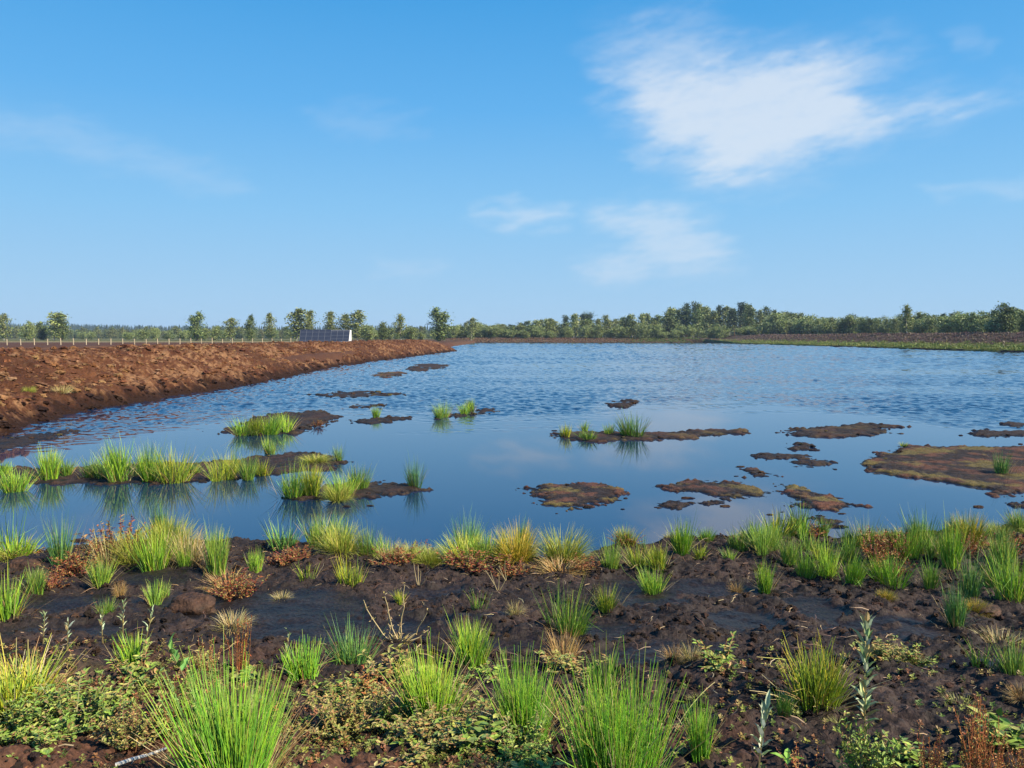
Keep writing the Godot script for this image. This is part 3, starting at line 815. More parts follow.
var floats := []
func make_islands() -> void:
	var list := [
		["long dark peat spit under a row of rush clumps", [Vector2(-9.91, -13.23), Vector2(-9.15, -13.64), Vector2(-8.18, -13.23), Vector2(-7.36, -13.64), Vector2(-6.39, -13.86), Vector2(-5.47, -14.08), Vector2(-4.99, -14.55), Vector2(-4.25, -15.32), Vector2(-3.52, -14.92), Vector2(-3.06, -14.08), Vector2(-3.24, -13.23), Vector2(-3.79, -13.03), Vector2(-4.09, -12.47), Vector2(-4.79, -12.29), Vector2(-5.52, -11.95), Vector2(-6.30, -11.95), Vector2(-7.09, -11.95), Vector2(-7.92, -11.79), Vector2(-8.50, -11.33)], 0.07, 0.2],
		["low mud tongue ending in one slim rush clump", [Vector2(-3.28, -10.90), Vector2(-2.83, -11.87), Vector2(-2.32, -12.03), Vector2(-1.51, -11.87), Vector2(-1.33, -11.48), Vector2(-1.90, -10.97), Vector2(-2.43, -10.77), Vector2(-3.00, -10.77)], 0.08, 0.1],
		["dark mud island with a bright grass fringe, beyond the spit", [Vector2(-6.94, -18.19), Vector2(-5.98, -17.82), Vector2(-5.23, -18.19), Vector2(-4.97, -19.61), Vector2(-4.95, -22.08), Vector2(-5.92, -23.88), Vector2(-6.73, -23.25), Vector2(-7.20, -22.08), Vector2(-7.02, -19.61)], 0.10, 0.15],
		["thin mud bar with a single small rush tuft", [Vector2(-4.39, -21.02), Vector2(-3.93, -21.54), Vector2(-3.50, -22.36), Vector2(-2.93, -21.81), Vector2(-3.17, -20.77), Vector2(-3.76, -20.29)], 0.06, 0.0],
		["narrow mud bar carrying two round rush clumps", [Vector2(-2.19, -22.08), Vector2(-1.89, -22.65), Vector2(-1.04, -23.56), Vector2(-0.64, -24.55), Vector2(-0.61, -23.56), Vector2(-1.23, -22.36), Vector2(-1.97, -21.54)], 0.05, 0.0],
		["long thin mud bar with one tall bushy rush clump", [Vector2(1.05, -18.19), Vector2(1.67, -18.77), Vector2(3.07, -18.38), Vector2(4.61, -18.77), Vector2(5.77, -18.97), Vector2(5.46, -18.19), Vector2(4.06, -17.46), Vector2(2.50, -16.95), Vector2(1.71, -16.79), Vector2(1.20, -17.29)], 0.10, 0.4],
		["brownish red mud island with yellow moss, no rushes", [Vector2(0.15, -11.55), Vector2(0.51, -11.87), Vector2(1.38, -11.95), Vector2(1.69, -11.71), Vector2(1.47, -10.77), Vector2(1.08, -10.50), Vector2(0.75, -10.13), Vector2(0.46, -10.57)], 0.08, 1.0],
		["long ragged mud island with tan and dark patches", [Vector2(2.20, -11.79), Vector2(3.01, -12.20), Vector2(3.52, -12.03), Vector2(3.81, -11.48), Vector2(3.69, -10.97), Vector2(3.24, -10.83), Vector2(2.83, -11.18), Vector2(2.41, -11.48)], 0.08, 0.7],
		["small dark hump at the end of a thin mud bar", [Vector2(1.96, -10.38), Vector2(2.23, -10.63), Vector2(2.63, -10.63), Vector2(3.03, -10.83), Vector2(2.93, -10.63), Vector2(2.43, -10.38), Vector2(2.14, -10.19)], 0.07, 0.1],
		["tapering mud island with a thick yellow moss patch", [Vector2(4.16, -11.87), Vector2(4.42, -11.71), Vector2(4.58, -10.97), Vector2(4.77, -10.38), Vector2(4.26, -10.19), Vector2(3.88, -10.25), Vector2(3.98, -10.90)], 0.09, 1.0],
		["small bare dark clod of peat standing in calm water", [Vector2(3.82, -9.68), Vector2(3.99, -9.74), Vector2(4.00, -9.47), Vector2(3.77, -9.37)], 0.08, 0.0],
		["dark flat mud bank pointing along the ripple edge", [Vector2(6.35, -18.00), Vector2(7.21, -19.18), Vector2(8.59, -20.06), Vector2(9.53, -20.29), Vector2(10.10, -19.83), Vector2(9.22, -19.18), Vector2(9.12, -18.38), Vector2(7.87, -17.82), Vector2(6.87, -17.64)], 0.08, 0.25],
		["broad mossy mud flat with one pale rush clump", [Vector2(6.31, -13.86), Vector2(7.33, -15.05), Vector2(8.31, -16.17), Vector2(9.38, -16.02), Vector2(10.82, -16.17), Vector2(12.53, -16.02), Vector2(9.64, -12.29), Vector2(7.61, -11.33), Vector2(7.06, -11.11), Vector2(6.98, -11.87), Vector2(6.67, -12.47), Vector2(6.19, -12.83)], 0.10, 0.85],
		["dark clod with a thin purple mud tail", [Vector2(10.98, -18.19), Vector2(11.82, -19.18), Vector2(11.64, -18.57), Vector2(12.56, -18.57), Vector2(13.83, -18.97), Vector2(12.99, -17.82), Vector2(11.24, -17.64), Vector2(10.83, -17.64)], 0.09, 0.0],
		["pair of dark wet clods beside the broad flat", [Vector2(13.06, -20.29), Vector2(13.88, -20.53), Vector2(13.67, -19.83), Vector2(12.75, -19.61)], 0.07, 0.0],
		["small reddish peat patch between larger islands", [Vector2(3.97, -13.23), Vector2(4.22, -13.43), Vector2(4.37, -12.93), Vector2(4.21, -12.56), Vector2(3.95, -12.65)], 0.07, 0.6],
		["two joined black clods poking out of calm water", [Vector2(5.97, -16.32), Vector2(6.30, -16.63), Vector2(6.37, -16.02), Vector2(6.12, -15.59), Vector2(5.84, -15.73)], 0.12, 0.0],
		["thin broken mud sliver beside the black clods", [Vector2(5.05, -14.08), Vector2(5.59, -14.43), Vector2(5.90, -14.08), Vector2(5.50, -13.64), Vector2(5.11, -13.64)], 0.05, 0.1],
		["thin dark mud line near the broken sliver", [Vector2(4.51, -14.80), Vector2(5.22, -15.18), Vector2(5.58, -14.80), Vector2(5.45, -14.55), Vector2(4.72, -14.55)], 0.04, 0.0],
		["flat grey peat block alone at the ripple edge", [Vector2(3.31, -25.62), Vector2(3.76, -27.21), Vector2(4.32, -27.63), Vector2(4.23, -26.39), Vector2(3.67, -24.90)], 0.13, 0.0],
		["long flat dark mud strip in rippled water", [Vector2(-7.95, -30.51), Vector2(-7.21, -32.18), Vector2(-5.74, -32.18), Vector2(-4.45, -30.51), Vector2(-5.26, -29.49), Vector2(-6.80, -29.49)], 0.07, 0.0],
		["grassy mud strip close to the embankment", [Vector2(-8.25, -46.64), Vector2(-8.16, -50.65), Vector2(-6.78, -49.24), Vector2(-6.74, -44.30), Vector2(-7.31, -43.22)], 0.10, 0.9],
		["pair of low mud bars off the embankment end", [Vector2(-7.73, -57.20), Vector2(-7.42, -65.70), Vector2(-5.35, -63.35), Vector2(-5.18, -55.41), Vector2(-6.57, -52.14)], 0.15, 0.2],
		["tiny dark mud speck before the grassy island", [Vector2(-5.40, -25.25), Vector2(-5.22, -26.00), Vector2(-4.94, -25.62), Vector2(-5.13, -24.90)], 0.05, 0.0],
		["second tiny mud speck before the grassy island", [Vector2(-4.74, -25.25), Vector2(-4.54, -26.00), Vector2(-4.24, -26.00), Vector2(-4.35, -24.90)], 0.05, 0.0],
		["dark soaked mud shelf at the embankment foot", [Vector2(-11.67, -16.17), Vector2(-11.57, -17.64), Vector2(-11.21, -18.19), Vector2(-10.80, -18.97), Vector2(-10.52, -17.82), Vector2(-10.40, -16.17), Vector2(-10.34, -14.31)], 0.06, 0.0],
		["small dark mud scrap near the broad flat's tip", [Vector2(6.75, -10.32), Vector2(7.11, -10.57), Vector2(7.38, -10.44), Vector2(7.03, -10.13)], 0.06, 0.0],
		["low mud scrap beside the bank among calm reflections", [Vector2(-5.30, -7.98), Vector2(-5.27, -8.13), Vector2(-5.03, -8.05), Vector2(-4.94, -7.83), Vector2(-5.12, -7.76)], 0.08, 0.0]]
	var n := 0
	for e in list:
		island(e[0], "peat islands in the lagoon", PackedVector2Array(e[1]), e[2], e[3], n * 17)
		floats.append(PackedVector2Array(e[1]))
		n += 1
	# crumbs of peat that float round the islands
	rng.seed = 83
	var places := []; var tints := []
	for poly in floats:
		var box := Rect2(poly[0], Vector2.ZERO)
		for p in poly: box = box.expand(p)
		box = box.grow(0.5)
		for k in 7:
			var p := box.position + Vector2(rng.randf(), rng.randf()) * box.size
			var d := inside(poly, p)
			if d > 0.05 or d < -0.9 * rng.randf(): continue
			var s := pow(rng.randf(), 3.0) * 0.045 + 0.01
			places.append(Transform3D(Basis(Vector3.UP, rng.randf() * TAU).scaled(Vector3(s * rng.randf_range(1.0, 2.4), s * 0.4, s)), Vector3(p.x, 0.002, p.y)))
			tints.append(greens([lin(0.04, 0.027, 0.022), lin(0.07, 0.04, 0.028)]))
		for k in 60:
			var p := box.position + Vector2(rng.randf(), rng.randf()) * box.size
			if inside(poly, p) < 0.03: continue
			var s := (pow(rng.randf(), 3.0) * 0.035 + 0.01) * clampf(-p.y / 13.0, 0.8, 2.5)
			places.append(Transform3D(Basis.from_euler(Vector3(rng.randf() * 6, rng.randf() * 6, rng.randf() * 6)).scaled(Vector3(s * 1.3, s * 0.6, s)), Vector3(p.x, 0.02, p.y)))
			tints.append(greens([lin(0.035, 0.024, 0.02), lin(0.06, 0.036, 0.027), lin(0.11, 0.06, 0.035), lin(0.14, 0.11, 0.04)]))
	many("peat_crumbs", clod(62, 0.7), places, tints, "crumbs of dark peat on and round the islands")


# ---------------------------------------------------------------- trees and far things
func make_trees() -> void:
	var kinds := {}
	for k in [["birch", 5], ["willow", 6], ["alder", 5], ["pine", 2]]:
		kinds[k[0]] = []
		for n in k[1]: kinds[k[0]].append(tree(k[0], 500 + n * 7 + (k[0] as String).length() * 31))
	var plant := func(kind: String, which: int, x: float, z: float, tall: float, wide: float, label: String, group: String) -> void:
		var o := base({"birch": "birch_tree", "willow": "willow_bush", "alder": "alder_tree", "pine": "pine_tree"}[kind], Vector3(x, land(x, z) - 0.1, z))
		part("trunk", kinds[kind][which % kinds[kind].size()][0], o)
		part("crown", kinds[kind][which % kinds[kind].size()][1], o)
		o.basis = Basis(Vector3.UP, which * 1.7).scaled(Vector3(wide, tall / 10.0, wide))
		tag(o, label, "bush" if kind == "willow" else "tree", group)
	# [px of trunk, px of top, depth, kind, widening, label, group]
	var row := "trees scattered beyond the peat field"
	var wood := "trees of the wood beyond the far shore"
	var scrub := "trees and bushes behind the long low bank"
	for t in [
		[-164.65, 9.73, -250.00, "birch", 1.0, "thin pale birch standing alone past the first fence posts", row],
		[-156.98, 7.47, -250.00, "willow", 0.55, "low rounded tree with two pale stems beyond the fence", row],
		[-158.22, 7.34, -260.00, "alder", 0.7, "dull green tree leaning against a clump of birches", row],
		[-151.44, 10.20, -255.00, "birch", 1.5, "tall pale stemmed birch in a clump beyond the fence", row],
		[-148.49, 9.55, -255.00, "alder", 0.8, "dark tree closing the clump of birches", row],
		[-99.85, 9.89, -245.00, "alder", 1.0, "dense round dark green tree at the fence end", row],
		[-96.81, 6.18, -250.00, "willow", 0.5, "small bush tucked beside the round dark tree", row],
		[-91.25, 8.44, -250.00, "birch", 1.0, "short oval birch before the spruce ridge", row],
		[-84.76, 9.40, -250.00, "alder", 0.65, "broad feathery tree between two slim birches", row],
		[-75.15, 9.74, -240.00, "birch", 0.75, "slim birch, thinnest of the row by the solar unit", row],
		[-67.05, 10.98, -240.00, "birch", 1.6, "tall twin crowned birch behind the solar unit's end", row],
		[-63.03, 10.36, -240.00, "birch", 0.9, "slim birch touching the tall twin crowned one", row],
		[-57.69, 10.21, -245.00, "birch", 1.0, "narrow birch rising straight behind the solar panels", row],
		[-53.26, 9.26, -245.00, "birch", 1.2, "rounded birch behind the panels beside a taller one", row],
		[-48.12, 10.36, -240.00, "birch", 1.4, "tall birch behind the white end of the solar unit", row],
		[-43.82, 6.25, -235.00, "willow", 0.6, "bright green bush beside the white solar unit end", row],
		[-39.77, 6.95, -240.00, "alder", 0.7, "low dark tree amid bright bushes", row],
		[-35.19, 9.26, -245.00, "birch", 0.9, "pointed birch standing over low bushes", row],
		[-31.08, 5.71, -240.00, "willow", 0.6, "pale bush at the foot of the pointed birch", row],
		[-22.97, 10.98, -240.00, "alder", 1.35, "big dense dark tree near the embankment's end", row],
		[-15.92, 9.66, -300.00, "birch", 0.9, "small pointed birch past the embankment's end", row]]:
		var g := land(t[0], t[2])
		plant.call(t[3], absi(int(t[0] * 13.0)), t[0], t[2], t[1] - g, t[4], t[5], t[6])
	rng.seed = 91
	for k in 34:            # low bushes of the rough pasture
		var z := -rng.randf_range(265.0, 420.0)
		var x := z * -1.0 * rng.randf_range(-0.62, -0.06)
		plant.call("willow", k, x, z, rng.randf_range(2.5, 5.0), rng.randf_range(0.35, 0.6), "low green bush in the rough pasture", "bushes in the rough pasture")
	# the wood: heights follow its skyline
	var skyline := [Vector2(448, 327), Vector2(470, 322), Vector2(512, 325), Vector2(530, 321), Vector2(560, 318), Vector2(580, 315), Vector2(605, 316), Vector2(618, 321), Vector2(632, 315), Vector2(646, 314), Vector2(658, 317), Vector2(668, 309), Vector2(695, 305), Vector2(712, 309), Vector2(728, 306), Vector2(752, 305), Vector2(770, 309), Vector2(785, 313), Vector2(800, 314)]
	var px := 448.0
	while px < 800.0:
		for layer in 2:
			var depth := rng.randf_range(325.0, 345.0) + layer * 30.0
			var q := px + rng.randf_range(-5, 5)
			var x := (q - 512.0) / 770.0 * depth
			var top := 2.3 + (337.0 - along(skyline, q) - rng.randf_range(-1.0, 6.0) * (1.0 - layer)) / 770.0 * depth
			var kind: String = ["birch", "birch", "alder", "birch", "alder", "birch", "pine"][rng.randi() % 7] if q > 500 else ["birch", "willow", "alder"][rng.randi() % 3]
			var label: String = {"birch": "pale stemmed birch in the wood beyond the far shore", "alder": "dark rounded tree in the wood beyond the far shore", "pine": "dark pine in the wood beyond the far shore", "willow": "leafy bush at the edge of the far wood"}[kind]
			label = ("tall " if top > 13.0 else ("low " if top < 8.0 else "")) + label
			plant.call(kind, rng.randi(), x, -depth, maxf(3.0, top - land(x, -depth)), rng.randf_range(0.9, 1.7) * (0.7 if kind == "willow" else 1.0), label, wood)
		var front := rng.randf_range(318.0, 324.0)
		var fx := (px + rng.randf_range(-4, 4) - 512.0) / 770.0 * front
		plant.call("willow", rng.randi(), fx, -front, rng.randf_range(3.0, 6.5), rng.randf_range(0.45, 0.7), "low bush at the foot of the far wood", wood)
		px += 9.0
	# scrub behind the long bank
	skyline = [Vector2(790, 313), Vector2(812, 316), Vector2(830, 318), Vector2(850, 315), Vector2(870, 318), Vector2(888, 318), Vector2(905, 313), Vector2(925, 313), Vector2(945, 314), Vector2(965, 311), Vector2(985, 312), Vector2(1010, 309), Vector2(1080, 308)]
	px = 772.0
	while px < 1075.0:
		for layer in 2:
			var far := lerpf(320.0, 150.0, clampf((px - 775.0) / 260.0, 0, 1)) + layer * 22.0 + rng.randf_range(-6, 6)
			var q := px + rng.randf_range(-5, 5)
			var x := (q - 512.0) / 770.0 * far
			var top := 2.3 + (337.0 - along(skyline, q) - rng.randf_range(-1.5, 7.0) * (1.0 - layer)) / 770.0 * far
			var kind: String = ["willow", "willow", "alder", "birch", "willow"][rng.randi() % 5]
			var label: String = {"birch": "slim birch among bushes behind the heathery bank", "alder": "dark rounded tree among bushes behind the heathery bank", "willow": "grey green willow bush behind the heathery bank"}[kind]
			plant.call(kind, rng.randi(), x, -far, maxf(2.5, top - land(x, -far)), (top - land(x, -far)) / 10.0 * rng.randf_range(1.1, 1.6), label, scrub)
		px += 11.0
	for t in [[99.85, 10.10, -195.00, "birch", 0.75, "slender birch spiking above the bushes on the bank", scrub], [99.99, 9.10, -155.00, "alder", 0.8, "tall dark tree topping the bushes on the bank", scrub], [120.49, 9.42, -290.00, "birch", 1.0, "greyish birch at a low gap in the bushes", scrub]]:
		plant.call(t[3], 2, t[0], t[2], t[1] - land(t[0], t[2]), t[4], t[5], t[6])
	# the forested ridge and the low woods along the horizon
	rng.seed = 95
	var places := []; var tints := []
	for k in 5200:
		var z := -rng.randf_range(950.0, 1750.0)
		var x := z * -1.0 * rng.randf_range(-0.85, 0.12)
		var s := rng.randf_range(9.0, 17.0) * (0.7 if rng.randf() < 0.3 else 1.0)
		places.append(Transform3D(Basis(Vector3.UP, rng.randf() * TAU).scaled(Vector3(s * 1.15, s, s * 1.15)), Vector3(x, land(x, z) - 0.3, z)))
		tints.append(Color.WHITE * rng.randf_range(0.8, 1.3))
	many("spruce_forest", spruce(96), places, tints, "dark spruce forest on the distant ridge")
	places = []; tints = []
	for k in 2600:
		var z := -rng.randf_range(480.0, 950.0)
		var x := z * -1.0 * rng.randf_range(-0.8, 0.8)
		var s := rng.randf_range(0.4, 0.85)
		if x < 0 and rng.randf() < 0.4: s *= 0.5
		places.append(Transform3D(Basis(Vector3.UP, rng.randf() * TAU).scaled(Vector3(s * 1.3, s, s * 1.3)), Vector3(x, land(x, z) - 0.3, z)))
		var t := rng.randf_range(0.8, 1.4)
		tints.append(Color(t * rng.randf_range(0.9, 1.3), t, t))
	many("distant_woods", kinds["alder"][1][1], places, tints, "low leafy woods along the horizon")


func make_fence_and_pump() -> void:
	var post := Shape.new()
	post.box(Vector3(-0.05, -0.3, -0.05), Vector3(0.05, 1.02, 0.05), lin(0.5, 0.4, 0.27))
	post.box(Vector3(-0.035, 1.02, -0.035), Vector3(0.035, 1.05, 0.035), lin(0.46, 0.37, 0.25))
	var post_mesh := post.mesh(mat.bark)
	var fence := base("wire_fence", Vector3(-81.0, 0.9, -121.0))
	tag(fence, "pale wooden post fence with thin wire across the peat field", "fence")
	var last := Vector3.ZERO
	rng.seed = 44
	for k in 30:
		var t := k / 29.0
		var at := Vector3(lerpf(-83.0, -40.0, t), 0, lerpf(-120.0, -152.0, t))
		at.y = land(at.x, at.z)
		var p := part("post", post_mesh, fence, at - fence.position)
		p.rotation = Vector3(rng.randf_range(-0.04, 0.04), rng.randf(), rng.randf_range(-0.04, 0.04))
		p.scale.y = rng.randf_range(0.9, 1.1)
		if k:
			var w := Shape.new()
			for y in [0.45, 0.85]:
				w.tube(PackedVector3Array([last + Vector3(0, y, 0), (last + at) * 0.5 + Vector3(0, y - 0.03, 0), at + Vector3(0, y, 0)]), 0.006, 0.006, 3, lin(0.3, 0.3, 0.3), lin(0.3, 0.3, 0.3))
			part("wire", w.mesh(mat.bark), fence, -fence.position)
		last = at
	# solar pump unit: a white skid housing under a slope of panels
	var unit := base("solar_pump_unit", Vector3(-26.05, 1.60, -108.00))
	unit.position.y = 0.98
	unit.rotation.y = 0.06
	tag(unit, "white housing with a slope of dark solar panels behind the embankment", "solar unit")
	var metal := paint(lin(0.78, 0.78, 0.78), 0.5)
	var steel := paint(lin(0.16, 0.17, 0.19), 0.4)
	var glass := paint(lin(0.03, 0.036, 0.055), 0.22)
	var s := Shape.new()
	var a := [Vector3(-3.4, 0.05, 0.9), Vector3(-3.4, 0.75, 0.9), Vector3(-3.4, 2.3, -0.3), Vector3(-3.4, 2.3, -1.0), Vector3(-3.4, 0.05, -1.0)]
	for k in 5:
		var p: Vector3 = a[k]; var q: Vector3 = a[(k + 1) % 5]
		var x := Vector3(6.8, 0, 0)
		s.quad(p, q, q + x, p + x, Color.WHITE)
	for x in [Vector3.ZERO, Vector3(6.8, 0, 0)]:
		s.quad(a[0] + x, a[1] + x, a[3] + x, a[4] + x, Color.WHITE)
		s.tri(a[1] + x, a[2] + x, a[3] + x, Color.WHITE)
	part("housing", s.mesh(metal), unit)
	s = Shape.new()
	for x in [-3.2, 2.9]: s.box(Vector3(x, -0.12, -1.1), Vector3(x + 0.3, 0.05, 1.0), Color.WHITE)
	part("skid", s.mesh(steel), unit)
	var slope := Transform3D(Basis(Vector3.RIGHT, -atan2(1.2, 1.55)), Vector3(0, 0.77, 0.92))
	for k in 8:
		for j in 1:
			var x := -3.5 + k * 0.855
			var low := -0.28 if k < 5 else 0.0
			s = Shape.new()
			s.box(Vector3(x, low, 0.04), Vector3(x + 0.83, 1.95 if k < 5 else 1.85, 0.085), Color.WHITE, slope)
			var p := part("solar_panel", s.mesh(glass), unit)
			s = Shape.new()
			for q in 3:
				var y := lerpf(low, 1.85, (q + 0.5) / 3.0)
				s.box(Vector3(x + 0.01, y - 0.012, 0.085), Vector3(x + 0.82, y + 0.012, 0.09), Color.WHITE, slope)
			s.box(Vector3(x - 0.012, low - 0.02, 0.03), Vector3(x + 0.012, 1.9, 0.095), Color.WHITE, slope)
			part("frame", s.mesh(steel), p)
	s = Shape.new()
	s.tube(PackedVector3Array([Vector3(-3.0, 2.3, -0.7), Vector3(-3.0, 2.75, -0.7)]), 0.03, 0.03, 5, Color.WHITE, Color.WHITE)
	part("vent_pipe", s.mesh(steel), unit)


# ---------------------------------------------------------------- clumps on spit, islands and shore
func beside(v: float, list: Array) -> String:
	for k in range(0, list.size(), 2):
		if v < list[k]: return list[k + 1]
	return list[-1]


